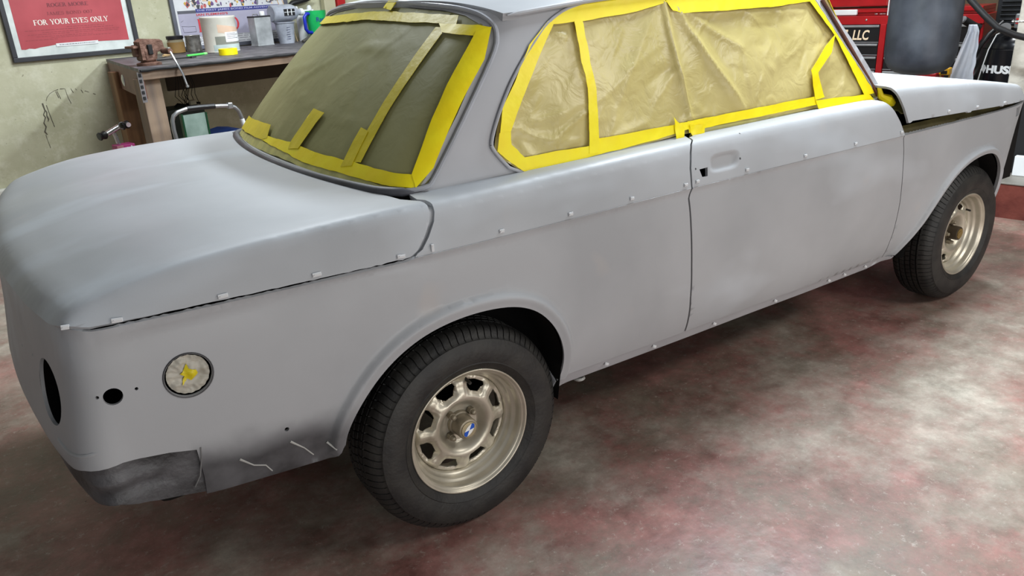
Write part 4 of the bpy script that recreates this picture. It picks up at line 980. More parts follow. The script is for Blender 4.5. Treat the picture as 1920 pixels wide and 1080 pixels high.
# --- framed red poster
m_red = simple('faded_red_print', (168, 62, 70), .45, var=.08, scale=5, col2=(186, 74, 82)); m_redt = simple('dark_red_ink', (112, 40, 50), .5, var=.1)
p = prop('framed_poster', .40, WY - .006, 1.127, 'black framed red poster with white lettering, hanging left of the workbench', 'poster', 0, 'framed posters')
def frame(parent, x0, x1, z0, z1, w, mat, d=.02):
    mb = MB()
    for lo, hi in (((x0, -d, z0), (x1, .004, z0 + w)), ((x0, -d, z1 - w), (x1, .004, z1)), ((x0, -d, z0 + w), (x0 + w, .004, z1 - w)), ((x1 - w, -d, z0 + w), (x1, .004, z1 - w))): mb.box(lo, hi, .0025)
    mb.build('frame', mat, parent)
frame(p, -.350, .382, 0, 1.02, .026, m_char)
mb = MB(); mb.box((-.33, -.004, .02), (.36, .003, 1.0)); mb.build('mount', simple('blotchy_white_border', (196, 204, 200), .35, var=.08, scale=12, col2=(222, 228, 224)), p)
pts = [(-.292, .068), (-.27, .066), (-.25, .071), (-.22, .067), (-.19, .073), (-.15, .076), (-.10, .082), (-.02, .084), (.10, .083), (.22, .080), (.325, .077), (.328, .98), (-.290, .98)]
mb = MB(); mb.prism(pts, .001, T(0, -.0042, 0) @ Rx(PI/2)); mb.build('red_print', m_red, p)
text_part('title_lettering', serif_mesh('FOR YOUR EYES ONLY', .029, .420), simple('white_ink', (238, 232, 222), .5, var=.02), p, (-.194, -.0055, .195))
text_part('name_lettering', serif_mesh('ROGER MOORE', .021, .230), m_redt, p, (-.10, -.0055, .292))
text_part('name_lettering', serif_mesh('JAMES BOND 007', .018, .258), simple('faint_red_ink', (134, 50, 58), .5), p, (-.112, -.0055, .247))
mb = MB()
for k, (z, a, b) in enumerate(((.176, -.02, .20), (.165, -.25, .24), (.152, -.16, .27), (.142, -.24, -.02), (.142, .02, .26), (.130, -.2, .12), (.121, -.12, .22), (.112, -.26, -.10))):
    x = a
    while x < b: w = .008 + .02*random.random(); mb.box((x, -.0056, z), (x + w, -.0054, z + .0028)); x += w + .005
mb.build('small_print', simple('faded_small_ink', (146, 54, 62), .5), p)
mb = MB(); mb.box((-.103, -.0075, .069), (.138, -.005, .088), .0005); mb.build('caption_strip', m_white, p)
mb = MB()
x = -.085
while x < .12: w = .005 + .01*random.random(); mb.box((x, -.0080, .077), (x + w, -.0076, .081)); x += w + .003
mb.build('caption_print', simple('grey_ink', (120, 120, 122), .5), p)
# --- second framed poster behind the bench
p = prop('framed_poster', 1.03, WY - .004, 1.103, 'grey framed film poster with big red letter, behind the cans on the workbench', 'poster', 0, 'framed posters')
frame(p, -.005, .86, .002, .95, .026, simple('grey_frame', (92, 94, 104), .4, var=.15))
mb = MB(); mb.box((.015, -.004, .01), (.84, .003, .93)); mb.build('print', simple('white_print', (206, 206, 208), .4, var=.06, scale=9), p)
mb = MB(); mb.box((.04, -.0048, .085), (.84, -.003, .235)); mb.build('lilac_panel', simple('lilac_print', (164, 160, 178), .45, var=.06), p)
mb = MB(); mb.box((.04, -.0052, .231), (.166, -.003, .250)); mb.build('dark_band', simple('slate_band', (84, 84, 92), .45), p)
mb = MB(); mb.box((.166, -.0052, .233), (.80, -.003, .258)); mb.build('title_band', simple('navy_band', (58, 62, 128), .45), p)
text_part('band_lettering', sans_mesh('THE FIRST JAMES BOND FILM ADVENTURE', .0145, .60, bold=.01), simple('pale_lilac_ink', (176, 176, 210), .5), p, (.172, -.0056, .238))
m_dr = simple('scarlet_ink', (196, 52, 60), .5, var=.04)
text_part('author_lettering', sans_mesh("IAN FLEMING'S", .0145, .225, bold=.02), m_dr, p, (.166, -.0056, .213))
text_part('big_lettering', serif_mesh('DR NO', .083, .30), m_dr, p, (.163, -.0056, .110))
mb = MB()
for z in (.035, .052, .066, .078):
    x = .17
    while x < .8: w = .02 + .05*random.random(); mb.box((x, -.0052, z), (x + w, -.0048, z + .004)); x += w + .012
mb.build('small_print', simple('pale_grey_ink', (150, 150, 156), .5), p)
mb = MB()
mb.tube([(.05, -.005, .155), (.10, -.005, .150), (.145, -.005, .150), (.145, -.005, .115), (.06, -.005, .115), (.055, -.005, .15)], .0012, 5); mb.tube([(.05, -.005, .180), (.07, -.005, .190)], .0012, 5); mb.build('sketch_lines', m_black, p)
cols = [(196, 160, 64), (96, 70, 120), (180, 90, 90), (216, 190, 160), (120, 122, 130), (60, 60, 66)]
ims = [simple('poster_colour', c, .5, var=.2, scale=30) for c in cols]
mb = MB()
for k in range(330):
    x = .10 + .72*random.random(); z = .268 + .15*random.random(); s = .003 + .010*random.random()**2; mb.mi = random.choice([0, 1, 2, 3, 4, 4, 5, 5, 5])
    n = random.randint(5, 7); a0 = random.random()*6; mb.prism([(x + s*(.6 + random.random())*math.cos(a0 + i*2*PI/n), z + s*(.8 + 1.2*random.random())*math.sin(a0 + i*2*PI/n)) for i in range(n)], .0004, T(0, -.0046 - k*.000003, 0) @ Rx(PI/2))
mb.build('abstract_artwork', ims, p)
# --- scuff marks on the wall
mb = MB(); y = WY - .0015
def wl(pts, r=.0016): mb.tube([(a + random.uniform(-.002, .002), y, z + random.uniform(-.002, .002)) for a, z in pts], [max(.0004, r*random.uniform(.4, 1.3)) for _ in pts], 5)
wl([(.167, .894), (.178, .915), (.20, .935), (.23, .949), (.25, .952)]); wl([(.147, .85), (.158, .83), (.150, .81), (.155, .79), (.148, .775)], .003); wl([(.145, .885), (.15, .84), (.135, .82), (.142, .80), (.125, .77), (.132, .745), (.12, .72), (.128, .70)], .0035)
wl([(.12, .70), (.122, .67), (.128, .62)]); wl([(.165, .87), (.168, .82), (.178, .74)]); wl([(.262, .955), (.288, .954), (.292, .90), (.302, .862)], .002); wl([(.232, .945), (.24, .905)]); wl([(.243, .945), (.252, .90)]); wl([(.32, .952), (.328, .925)]); wl([(.345, .948), (.35, .935)]); wl([(.375, .935), (.385, .915)], .0015); wl([(.395, .925), (.42, .915)], .001); wl([(.44, .905), (.452, .898)], .002)
o = mb.build('wall_scuff_mark', simple('graphite_smudge', (96, 92, 80), .8)); solo(o, 'curved black scuff marks scraped on the yellow wall left of the bench', 'scuff mark', 0, 0, 0); o['kind'] = 'stuff'
# --- workbench
m_top = simple('sooty_bench_top', (56, 54, 58), .5, var=.35, scale=14, bump=.4, bscale=30, col2=(100, 96, 100))
m_oak = make_wood('bench_timber', (104, 74, 46), (142, 106, 70), 'Z'); m_oakx = make_wood('bench_rail_timber', (120, 98, 80), (158, 134, 112), 'X'); m_redw = simple('red_brown_painted_board', (94, 58, 46), .5, var=.3, scale=6, col2=(122, 84, 70))
p = prop('workbench', 0, 0, 0, 'heavy timber workbench with a black worn top against the yellow wall', 'workbench')
mb = MB(); mb.prism([(.285, 2.045), (2.45, 2.045), (2.45, 3.19), (.552, 3.19)], .016, T(0, 0, 1.085)); mb.build('bench_top', m_top, p)
r_ = MB(); pts = [(.29 + .04*i, 2.043, 1.091 + random.uniform(-.002, .002)) for i in range(54)]; r_.tube(pts, [.007 + random.uniform(-.002, .002) for _ in pts], 6); r_.build('frayed_edge', m_blackm, p)
mb = MB(); mb.box((.30, 2.055, 1.043), (2.44, 2.09, 1.086), .003); mb.build('front_rail', m_oakx, p)
mb = MB(); mb.prism([(.288, 2.06), (.308, 2.06), (.578, 3.2), (.558, 3.2)], -.135, T(0, 0, 1.086)); mb.build('end_panel', m_redw, p)
mb = MB(); mb.box((.86, 3.09, .872), (2.44, 3.12, 1.0), .003); mb.build('back_rail', simple('dark_rail', (58, 48, 34), .7), p)
for (a, b, w) in ((.300, 2.10, .105), (.435, 2.80, .10), (2.28, 2.10, .105), (2.28, 2.95, .10)):
    mb = MB(); mb.box((a, b, 0), (a + w, b + .09, 1.045), .004); mb.build('leg', m_oak if b > 2.5 else [make_wood('front_leg_timber', (120, 104, 92), (150, 128, 106), 'Z')], p)
mb = MB()
mb.box((.276, 2.052, .935), (.300, 2.058, 1.084)); mb.mi = 1
for k in range(5): mb.box((.280, 2.049, .948 + k*.028), (.294, 2.0525, .965 + k*.028), .003)
mb.build('slotted_bracket', [simple('grey_bracket', (126, 122, 124), .4, .4), m_blackm], p)
mb = MB(); mb.lathe([(0, 0), (.018, .002), (.020, .006), (.012, .010), (0, .012)], 16, T(.300, 2.30, 1.035) @ Ry(-PI/2) @ Sc(1.5, .8, 1)); mb.build('bottle_opener', m_chrome, p)
# --- vise
m_rust = simple('rusty_iron', (92, 64, 52), .65, .3, var=.35, scale=25, bump=.5, bscale=60, col2=(130, 98, 84))
p = prop('bench_vise', .42, 2.23, 1.1015, 'rusty brown bench vise on the left front corner of the workbench', 'vise')
mb = MB(); mb.lathe([(.0, 0), (.062, 0), (.062, .012), (.04, .018), (.036, .03), (0, .03)], 24); mb.build('swivel_base', m_rust, p)
mb = MB(); mb.box((-.030, -.045, .02), (.025, .075, .085), .01); mb.box((-.060, .0, .045), (-.02, .05, .105), .008); mb.box((-.075, -.02, .088), (-.01, .09, .100), .004); mb.build('body', m_rust, p)
mb = MB(); mb.prism([(-.045, .03), (-.045, .12), (-.02, .135), (.06, .128), (.075, .118), (.080, .07), (.04, .065), (.03, .03)], .075, T(0, .035, 0) @ Rx(PI/2)); mb.build('jaw', m_rust, p)
mb = MB(); mb.box((-.012, -.055, .055), (.012, .0, .105), .004); mb.build('jaw_plate', m_blackm, p)
mb = MB(); mb.lathe([(0, -.03), (.013, -.03), (.016, 0), (.016, .05), (.013, .065), (0, .065)], 14, T(.062, -.08, .068) @ Rx(PI/2)); mb.build('screw', m_rust, p)
mb = MB(); mb.tube([(.062, -.13, .075), (.062, -.16, .045), (.072, -.215, -.045), (.078, -.225, -.10)], [.006, .0055, .0055, .0055], 8); mb.lathe([(0, -.009), (.009, -.005), (.009, .005), (0, .009)], 10, T(.079, -.226, -.108)); mb.lathe([(0, -.009), (.011, -.005), (.011, .005), (0, .009)], 10, T(.062, -.13, .08)); mb.build('handle', m_chrome, p)
# --- things on the bench
BZ = 1.1015
p = prop('glass_jar', .960, 3.08, BZ, 'glass jar half full of brown stuff with a dark lid, beside the small tin', 'jar')
mb = MB(); mb.lathe([(0, 0), (.046, 0), (.050, .004), (.050, .078), (.046, .088), (0, .088)], 28); mb.build('glass', simple('murky_glass', (176, 166, 138), .12, trans=.35, var=.1), p)
mb = MB(); mb.lathe([(0, .004), (.0525, .004), (.0525, .068), (0, .068)], 28); mb.build('contents', simple('brown_contents', (150, 118, 68), .6, var=.2), p)
mb = MB(); mb.lathe([(0, .086), (.052, .086), (.053, .104), (.05, .107), (0, .107)], 28); mb.build('lid', simple('dark_lid', (50, 48, 52), .35, .5), p)
p = prop('tin_can', 1.068, 3.06, BZ, 'small dull grey open tin can with smears, left of the big white can', 'can')
mb = MB(); mb.lathe([(0, .002), (.044, .002), (.049, 0), (.049, .002), (.0475, .005), (.0475, .098), (.050, .101), (.048, .102), (.0455, .098), (.0455, .006), (0, .006)], 28); mb.build('shell', simple('smeared_tin', (122, 120, 116), .35, .5, var=.35, scale=30, col2=(176, 174, 168)), p)
mb = MB(); mb.tube([(-.048, 0, .092)] + [(-.055*math.cos(t), -.012, .08 - .05*math.sin(t)) for t in np.linspace(.2, 2.9, 10)] + [(.048, 0, .092)], .0012, 5); mb.build('bail', m_chrome, p)
p = prop('paint_can', 1.11, 2.76, BZ, 'big white paint can with a white paper label, tallest can on the bench', 'can')
mb = MB(); mb.lathe([(0, 0), (.104, 0), (.106, .004), (.104, .010), (.104, .198), (.107, .203), (.106, .210), (.101, .212), (.099, .205), (0, .205)], 48); mb.build('shell', simple('scuffed_white_can', (206, 202, 190), .35, var=.08, scale=8, col2=(226, 222, 212)), p)
def wrapq(r, a0, a1, z0, z1, name, mat, parent, sk=0):
    n = 16; V = []; F = []
    for i in range(n + 1):
        a = a0 + (a1 - a0)*i/n
        for z in (z0, z1): V.append((r*math.cos(a), r*math.sin(a), z + sk*i/n))
    for i in range(n): F.append((2*i, 2*i + 2, 2*i + 3, 2*i + 1))
    me = bpy.data.meshes.new(name); me.from_pydata(V, [], F); me.polygons.foreach_set('use_smooth', [True]*n); return link_mesh(name, me, mat, parent)
wrapq(.1046, -PI*.75, -.02, .047, .095, 'printed_band', simple('grey_green_band', (132, 134, 124), .4), p)
wrapq(.1047, -PI*.80, -.02, .0, .046, 'pale_band', simple('pale_mint_band', (186, 200, 196), .4), p)
wrapq(.1046, -PI*.68, -.30, .118, .165, 'peach_stripe', simple('peach_stripe', (214, 184, 160), .4), p, -.03)
wrapq(.1052, -PI*.56, -PI*.17, .060, .118, 'paper_label', simple('paper_label', (232, 232, 232), .5, var=.02), p)
for k, z in enumerate((.108, .100, .090, .080)): wrapq(.1055, -PI*.53, -PI*(.24 if k % 2 else .33), z, z + .0028, 'label_print', simple('label_ink', (120, 120, 126), .5), p)
p = prop('tape_roll', .967, 2.415, BZ, 'roll of bright yellow masking tape lying flat in front of the paint can', 'tape roll')
mb = MB(); mb.lathe([(.038, 0), (.052, 0), (.053, .001), (.053, .035), (.052, .036), (.038, .036), (.038, 0)], 40, cap=False); mb.build('tape', M_['tape'], p)
mb = MB(); mb.lathe([(.036, .001), (.038, .001), (.038, .035), (.036, .035), (.036, .001)], 40, cap=False); mb.build('core', simple('card_core', (176, 150, 110), .7), p)
p = prop('marker_pen', .80, 2.60, BZ + .006, 'bright green pen lying on the bench left of the yellow tape', 'pen', .32)
mb = MB(); mb.tube([(0, 0, 0), (.02, 0, 0), (.13, 0, 0)], .0065, 10); mb.build('barrel', simple('bright_green', (90, 214, 96), .4, var=.05), p)
mb = MB(); mb.tube([(.13, 0, 0), (.150, 0, 0), (.158, 0, 0)], [.0075, .0075, .004], 10); mb.build('cap', simple('pale_green_cap', (150, 232, 140), .4, var=.05), p)
p = prop('putty_knife', .70, 2.75, BZ + .003, 'old putty knife with a tan handle lying beside the glass jar', 'knife', .75)
mb = MB(); mb.prism([(0, -.022), (.06, -.012), (.06, .012), (0, .018)], .0015); mb.build('blade', simple('dull_blade', (140, 136, 130), .4, .6), p)
mb = MB(); mb.tube([(.055, 0, .006), (.08, 0, .006), (.13, .004, .006), (.16, .004, .006)], [.007, .010, .011, .006], 8); mb.build('handle', simple('tan_wood', (186, 156, 112), .6), p)
mb = MB(); mb.tube([(0, 0, 0), (.06, -.01, 0), (.13, -.03, .0), (.19, -.035, 0)], [.006, .004, .004, .006], 6); mb.box((.18, -.05, -.004), (.21, -.02, .004), .002); o = mb.build('spanner', simple('blackened_steel', (48, 46, 46), .5, .5)); solo(o, 'blackened spanner lying on the bench right of the vise', 'spanner', .56, 2.46, BZ + .007, .05)
p = prop('solvent_can', 1.53, 3.0, BZ, 'rectangular grey metal solvent can with a white cap', 'can', .12)
mb = MB(); mb.box((-.066, -.04, 0), (.066, .04, .188), .006); mb.box((-.067, -.041, .0), (.067, .041, .008), .002); mb.build('body', simple('dented_grey_tin', (156, 160, 162), .35, .3, var=.12, scale=14, col2=(190, 194, 196)), p)
mb = MB(); mb.box((-.067, -.041, .182), (.067, .041, .194), .004); mb.build('top_seam', simple('dark_seam', (60, 60, 64), .4, .5), p)
mb = MB(); mb.lathe([(0, .192), (.017, .192), (.018, .196), (.018, .218), (.015, .222), (0, .222)], 18, T(.03, 0, 0)); mb.build('cap', m_white, p)
mb = MB(); mb.tube([(-.05, 0, .19), (-.045, 0, .205), (-.01, 0, .205), (-.005, 0, .19)], .003, 6); mb.build('carry_handle', m_chrome, p)
m_plastic = simple('cloudy_clear_plastic', (182, 187, 198), .25, var=.2, scale=12, trans=.25)
p = prop('mixing_cup', 1.72, 3.0, BZ, 'cloudy plastic mixing cup with graduations under a clear bottle', 'cup')
mb = MB(); mb.lathe([(0, 0), (.052, 0), (.058, .06), (.066, .132), (.072, .136), (.072, .142), (.063, .140), (.05, .004), (0, .004)], 32); mb.build('wall', m_plastic, p)
mb = MB()
for k in range(6): mb.box((-.03 + (k % 2)*.005, -.0575 - k*.0012, .03 + k*.015), (.0, -.0565 - k*.0012, .0325 + k*.015))
mb.build('graduations', simple('blue_grey_ink', (60, 66, 100), .5), p)
p = prop('clear_bottle', 1.725, 3.0, BZ + .2005, 'clear plastic bottle lying sideways on top of the mixing cup', 'bottle', .0)
mb = MB(); mb.lathe([(0, -.10), (.050, -.10), (.057, -.092), (.057, .05), (.045, .085), (.022, .11), (.020, .13), (0, .13)], 30, T(0, 0, 0) @ Ry(PI/2)); mb.build('body', m_plastic, p)
mb = MB(); mb.box((-.03, -.0595, -.018), (.055, -.050, .026), .003); mb.build('dark_label', m_black, p)
mb = MB(); mb.box((-.006, -.061, -.016), (.0, -.058, .024)); mb.box((.024, -.061, -.016), (.030, -.058, .024)); mb.box((-.028, -.061, .004), (.053, -.0585, .007)); mb.build('label_stripe', m_white, p)
mb = MB(); mb.lathe([(0, .128), (.024, .128), (.024, .15), (0, .15)], 18, Ry(PI/2)); mb.build('cap', m_white, p)
mb = MB(); mb.tube([(0, 0, 0), (.028, 0, .10), (.075, .01, .29)], .003, 6); o = mb.build('wooden_stick', simple('stick_wood', (196, 160, 120), .6)); solo(o, 'thin wooden stick leaning behind the clear bottle', 'stick', 1.83, 3.08, BZ, 0, 'thin wooden sticks')
o.rotation_euler = (0, -.55, RA)
mb = MB(); mb.tube([(0, 0, 0), (.028, 0, .10), (.075, .01, .29)], .003, 6); o = mb.build('wooden_stick', simple('stick_wood_pale', (208, 176, 136), .6)); solo(o, 'paler wooden stick right next to the other stick', 'stick', 1.86, 3.09, BZ, 0, 'thin wooden sticks')
o.rotation_euler = (0, -.50, RA)
p = prop('drinking_mug', 1.95, 2.95, BZ + .035, 'bright green plastic mug with a blue handle and blue lettering', 'mug', .1)
mb = MB(); mb.lathe([(0, 0), (.056, 0), (.062, .02), (.072, .165), (.074, .168), (.070, .168), (.058, .02), (0, .006)], 36); mb.build('cup', simple('emerald_plastic', (30, 176, 92), .35, var=.25, scale=12, col2=(40, 206, 110)), p)
mb = MB(); mb.tube([(-.062, -.01, .150), (-.090, -.012, .152), (-.112, -.012, .13), (-.112, -.012, .05), (-.095, -.012, .028), (-.055, -.01, .024)], [.012]*6, 10); mb.build('handle', simple('royal_blue_plastic', (26, 44, 170), .35, var=.1), p)
t = sans_mesh('Rapid', .040, .095, bold=.02)
for v in t.vertices:
    a = -PI/2 + (v.co.x - .0475)/.070; rr = .0665 + .00048*(v.co.z + 60)/1 - .0288 + .003; rr = .0688 + .04*v.co.z; v.co = (rr*math.cos(a), rr*math.sin(a), v.co.z + .085)
text_part('lettering', t, simple('deep_blue_ink', (22, 60, 130), .4), p, (0, 0, 0))
mb = MB(); mb.box((-.06, -.05, 0), (.10, .05, .033), .006); o = mb.build('sanding_block', simple('dark_grey_rubber', (62, 60, 58), .7)); solo(o, 'dark grey rubber block under the green mug', 'block', 1.95, 2.95, BZ)
mb = MB(); random.seed(3)
for k in range(5):
    a0 = random.random()*.5; mb.tube([(-.12 + .03*k, -.02*k, .012), (-.05 + .02*k, .02 - .01*k, .03 + .006*k), (.05 + .01*k, .0, .022), (.14, -.03 + .015*k, .012)], [.010, .016, .014, .008], 8)
o = mb.build('rag', simple('grimy_grey_rag', (72, 70, 64), .8, var=.3)); solo(o, 'crumpled grimy grey rag on the bench below the green mug', 'rag', 1.84, 2.80, BZ)
p = prop('squeeze_bottle', 1.93, 3.10, BZ, 'white squeeze bottle with a horned top behind the green mug', 'bottle')
mb = MB(); mb.lathe([(0, 0), (.04, 0), (.042, .15), (.03, .19), (.014, .205), (0, .205)], 20); mb.build('body', m_white, p)
mb = MB(); mb.box((-.07, -.012, .195), (.10, .012, .212), .005); mb.lathe([(0, .19), (.012, .20), (.009, .235), (0, .24)], 12, T(-.035, 0, 0)); mb.lathe([(0, .2), (.018, .205), (.018, .225), (.01, .24), (0, .242)], 14, T(.07, 0, 0)); mb.build('top', m_white, p)
mb = MB(); mb.tube([(-.12, 0, -.02), (-.06, 0, .01), (.06, 0, .03), (.13, 0, .04)], [.006, .02, .018, .004], 10); o = mb.build('spray_gun_hook', m_black); solo(o, 'long black tool hanging on the wall above the green mug', 'tool', 1.97, 3.17, 1.352)
mb = MB(); mb.box((-.05, -.03, 0), (.05, .02, .36), .006); o = mb.build('light_switch_panel', simple('cream_panel', (186, 180, 150), .5, var=.05)); solo(o, 'narrow cream upright board on the wall beside the roof', 'board', 2.22, 3.18, 1.14)
mb = MB(); mb.box((-.035, -.02, 0), (.035, .02, .5), .004); o = mb.build('red_panel', simple('red_panel', (176, 30, 34), .4)); solo(o, 'red metal upright strip behind the car roof', 'strip', 2.31, 3.15, 1.15)
# --- under and beside the bench
mb = MB()
for k in range(9):
    x = .0 + .1*k/9; mb.tube([(x, 0, .19), (x + random.uniform(-.02, .02), -.01, .12), (x + random.uniform(-.03, .03), 0, .06), (x + random.uniform(-.04, .04), .01, -.005)], .0022, 5)
mb.tube([(-.05, -.02, .0), (-.02, .01, .01), (.02, -.02, .0), (.06, .01, .01), (.12, -.01, 0)], .008, 6)
o = mb.build('cable_bundle', m_blackm); solo(o, 'tangle of thin black cables hanging down under the workbench', 'cables', .83, 2.88, .797)
mb = MB(); mb.box((-.02, -.015, 0), (.02, .015, .03), .004); o = mb.build('power_adapter', simple('cream_plastic', (196, 190, 168), .4)); solo(o, 'small cream power adapter resting on the dark box under the cables', 'adapter', .885, 2.84, .797)
mb = MB(); mb.box((-.12, -.10, 0), (.12, .10, .795), .008); o = mb.build('storage_box', simple('dark_green_box', (26, 40, 30), .5)); solo(o, 'tall dark green box standing under the workbench', 'box', .80, 2.86, 0)
p = prop('mirror', .625, 2.28, 0, 'frosted glass sheet with green edges leaning under the workbench', 'mirror')
mb = MB(); mb.box((-.065, -.004, .3), (.070, .004, .815)); mb.build('sheet', simple('streaky_green_glass', (120, 146, 132), .15, .0, var=.25, scale=6, col2=(176, 200, 190), coat=.5), p)
mb = MB(); mb.box((.066, -.008, 0), (.075, .006, .815)); mb.box((-.074, -.008, 0), (-.064, .02, .822)); mb.box((-.07, -.006, 0), (.07, .004, .3)); mb.build('green_edge', simple('green_edge', (18, 74, 44), .3), p)
p = prop('step_stool', 0, 1.9, 0, 'folded step stool with a bent aluminium handle and black grip behind the boot', 'step stool')
m_alu = simple('brushed_aluminium', (168, 170, 172), .3, .8, var=.08)
mb = MB(); mb.tube([(.34, -.05, .0), (.343, .0, .72), (.337, 0, .80), (.340, 0, .845), (.350, 0, .868), (.375, 0, .884), (.42, 0, .893), (.52, 0, .89), (.60, 0, .884), (.656, 0, .878), (.685, 0, .866), (.703, 0, .845), (.712, 0, .815), (.725, 0, .75), (.73, -.05, 0)], .0105, 12); mb.build('tube_frame', m_alu, p)
mb = MB(); mb.tube([(.425, 0, .8935), (.50, 0, .8915), (.575, 0, .887)], .0135, 12); mb.build('grip', m_black, p)
mb = MB(); mb.box((.645, -.014, .862), (.672, .014, .894), .005); mb.build('joint', m_chrome, p)
mb = MB(); mb.tube([(.3445, 0, .742), (.339, .015, .66)], .014, 12); mb.build('sleeve', m_black, p)
mb = MB(); mb.tube([(.714, 0, .80), (.722, 0, .76)], .0125, 12); mb.build('sleeve_band', m_white, p)
for z, b in ((.24, .06), (.47, .04)): mb = MB(); mb.box((.34, -.12 + b*0, z), (.73, .0, z + .03), .006); mb.build('step', m_black, p)
mb = MB(); mb.prism([(-.10, 0), (.13, 0), (.125, .018), (.06, .028), (-.02, .016), (-.10, .012)], .22, T(0, .1, 0) @ Rx(PI/2)); o = mb.build('folded_tarpaulin', simple('blue_tarpaulin', (34, 60, 118), .5, var=.2)); solo(o, 'folded blue tarpaulin lying on the grey crate behind the boot', 'tarpaulin', .82, 2.45, .655)
mb = MB(); mb.box((-.10, -.12, 0), (.15, .12, .654), .008); o = mb.build('crate', simple('dark_grey_crate', (54, 56, 60), .6)); solo(o, 'dark grey crate under the folded blue tarpaulin', 'crate', .82, 2.45, 0)
p = prop('valve_fitting', .25, 2.5, .6835, 'chrome tap fitting with two black knobs standing on the pink box', 'tap')
mb = MB(); mb.tube([(.02, 0, .0), (.012, 0, .05), (.0, 0, .078)], .011, 12); mb.tube([(-.03, 0, .066), (.0, 0, .078), (.04, 0, .094)], .015, 12); mb.build('body', m_chrome, p)
for sx, z in ((-.055, .060), (.075, .098)):
    mb = MB(); mb.lathe([(0, -.022), (.020, -.022), (.023, -.016), (.018, -.004), (.022, .004), (.024, .014), (.018, .022), (0, .022)], 20, T(sx, -.0, z) @ Rz(.2) @ Ry(PI/2*.9) ); mb.build('knob', m_black, p)
mb = MB(); mb.lathe([(0, 0), (.013, 0), (.013, .003), (0, .003)], 16, T(.085, -.024, .100) @ Rx(PI/2)); mb.build('knob_face', simple('pinkish_white', (206, 190, 196), .4), p)
mb = MB(); mb.tube([(.055 + .018*math.cos(t), -.012, .100 + .018*math.sin(t)) for t in np.linspace(0, 2*PI, 20)], .003, 6); mb.build('ring', m_chrome, p)
p = prop('pink_box', .285, 2.5, 0, 'tall pink box with small white flowers, seen just above the boot lid', 'box')
mb = MB(); mb.box((-.042, -.04, 0), (.055, .04, .682), .003); mb.build('carton', simple('magenta_card', (166, 44, 112), .5, var=.1), p)
mb = MB(); mb.box((-.0425, -.042, .62), (-.008, -.039, .6815)); mb.build('side_flap', simple('dusty_pink_card', (176, 116, 124), .5), p)
mb = MB()
for x, z in ((.012, .664), (.035, .669), (.022, .651), (.002, .657), (.040, .647)): mb.lathe([(0, 0), (.0045, 0), (.0045, .001), (0, .001)], 8, T(x, -.0405, z) @ Rx(PI/2))
mb.build('flower_print', m_white, p)
# --- right side: tool cabinet
m_tr = simple('tool_chest_red', (168, 16, 24), .3, var=.1, coat=.3); m_dr_ = simple('drawer_black', (18, 18, 21), .35, var=.15)
FZ = .205
p = prop('tool_cabinet', 5.5, 0, FZ, 'red roller tool cabinet with black drawers and silver drawer pulls', 'tool cabinet')
def RZ_(z): return z - FZ
mb = MB(); mb.box((.02, -.45, .05), (.45, .95, RZ_(1.02)), .006); mb.build('body', m_tr, p)
mb = MB(); mb.box((-.004, -.45, RZ_(.955)), (.03, .95, RZ_(1.022)), .004); mb.build('top_rail', m_tr, p)
mb = MB(); mb.box((-.010, .243, .05), (.03, .290, RZ_(.957)), .004); mb.build('divider', m_tr, p)
mb = MB(); mb.lathe([(0, 0), (.009, 0), (.007, .004), (0, .006)], 12, T(-.006, .405, RZ_(.99)) @ Ry(-PI/2)); mb.build('lock', m_chrome, p)
rows = [(.812, .953), (.712, .808), (.60, .706), (.47, .594), (.26, .464)]
for (z0, z1) in rows:
    for (b0, b1) in ((.295, .93), (-.43, .238)):
        mb = MB(); mb.box((.0, b0, RZ_(z0)), (.04, b1, RZ_(z1)), .004); d = mb.build('drawer', m_dr_, p)
        mb = MB(); mb.box((-.012, b0 + .004, RZ_(z1) - .020), (.004, b1 - .004, RZ_(z1) - .003), .003); mb.build('drawer_pull', simple('silver_pull', (176, 178, 180), .3, .6), d)
        mb = MB(); mb.box((-.003, b0, RZ_(z0)), (.004, b1, RZ_(z0) + .007), .001); mb.build('edge_strip', simple('grey_strip', (120, 120, 122), .4), d)
t = sans_mesh('LLC', .080, .135, shear=.15, bold=.025); o = text_part('lettering', t, simple('cream_vinyl', (240, 214, 182), .5, var=.02), p, (-.003, .505, RZ_(.833))); o.rotation_euler = (0, 0, -PI/2)
mb = MB()
mb.box((-.0045, .545, RZ_(.90)), (-.003, .585, RZ_(.915))); mb.box((-.0045, .548, RZ_(.86)), (-.003, .56, RZ_(.90))); mb.build('lettering', simple('cream_vinyl', (240, 214, 182), .5), p)
for a, b in ((.08, -.38), (.08, .88), (.38, -.38), (.38, .88)):
    mb = MB(); mb.lathe([(0, -.012), (.028, -.012), (.03, 0), (.028, .012), (0, .012)], 16, T(a, b, .032) @ Rx(PI/2)); mb.build('castor', m_black, p)
p = prop('tool_chest', 5.55, 0, 1.023, 'red lidded top chest standing open on the tool cabinet', 'tool chest')
mb = MB(); mb.box((.0, -.42, .022), (.36, .93, .055), .004); mb.box((.02, -.42, .0), (.36, .93, .022)); mb.build('tray', m_tr, p)
mb = MB(); mb.box((-.02, .262, .068), (.34, .93, .36), .012); mb.build('lid', m_tr, p)
mb = MB(); mb.box((-.045, .245, .0), (-.035, .252, .36)); mb.build('white_edge', m_white, p)
mb = MB(); mb.box((-.03, .50, .003), (.0, .70, .048), .008); mb.build('handle', m_white, p)
mb = MB()
for b in (.27, .295, .335): mb.box((-.03, b, .006), (-.01, b + .02, .014), .002)
mb.build('latch', m_chrome, p)
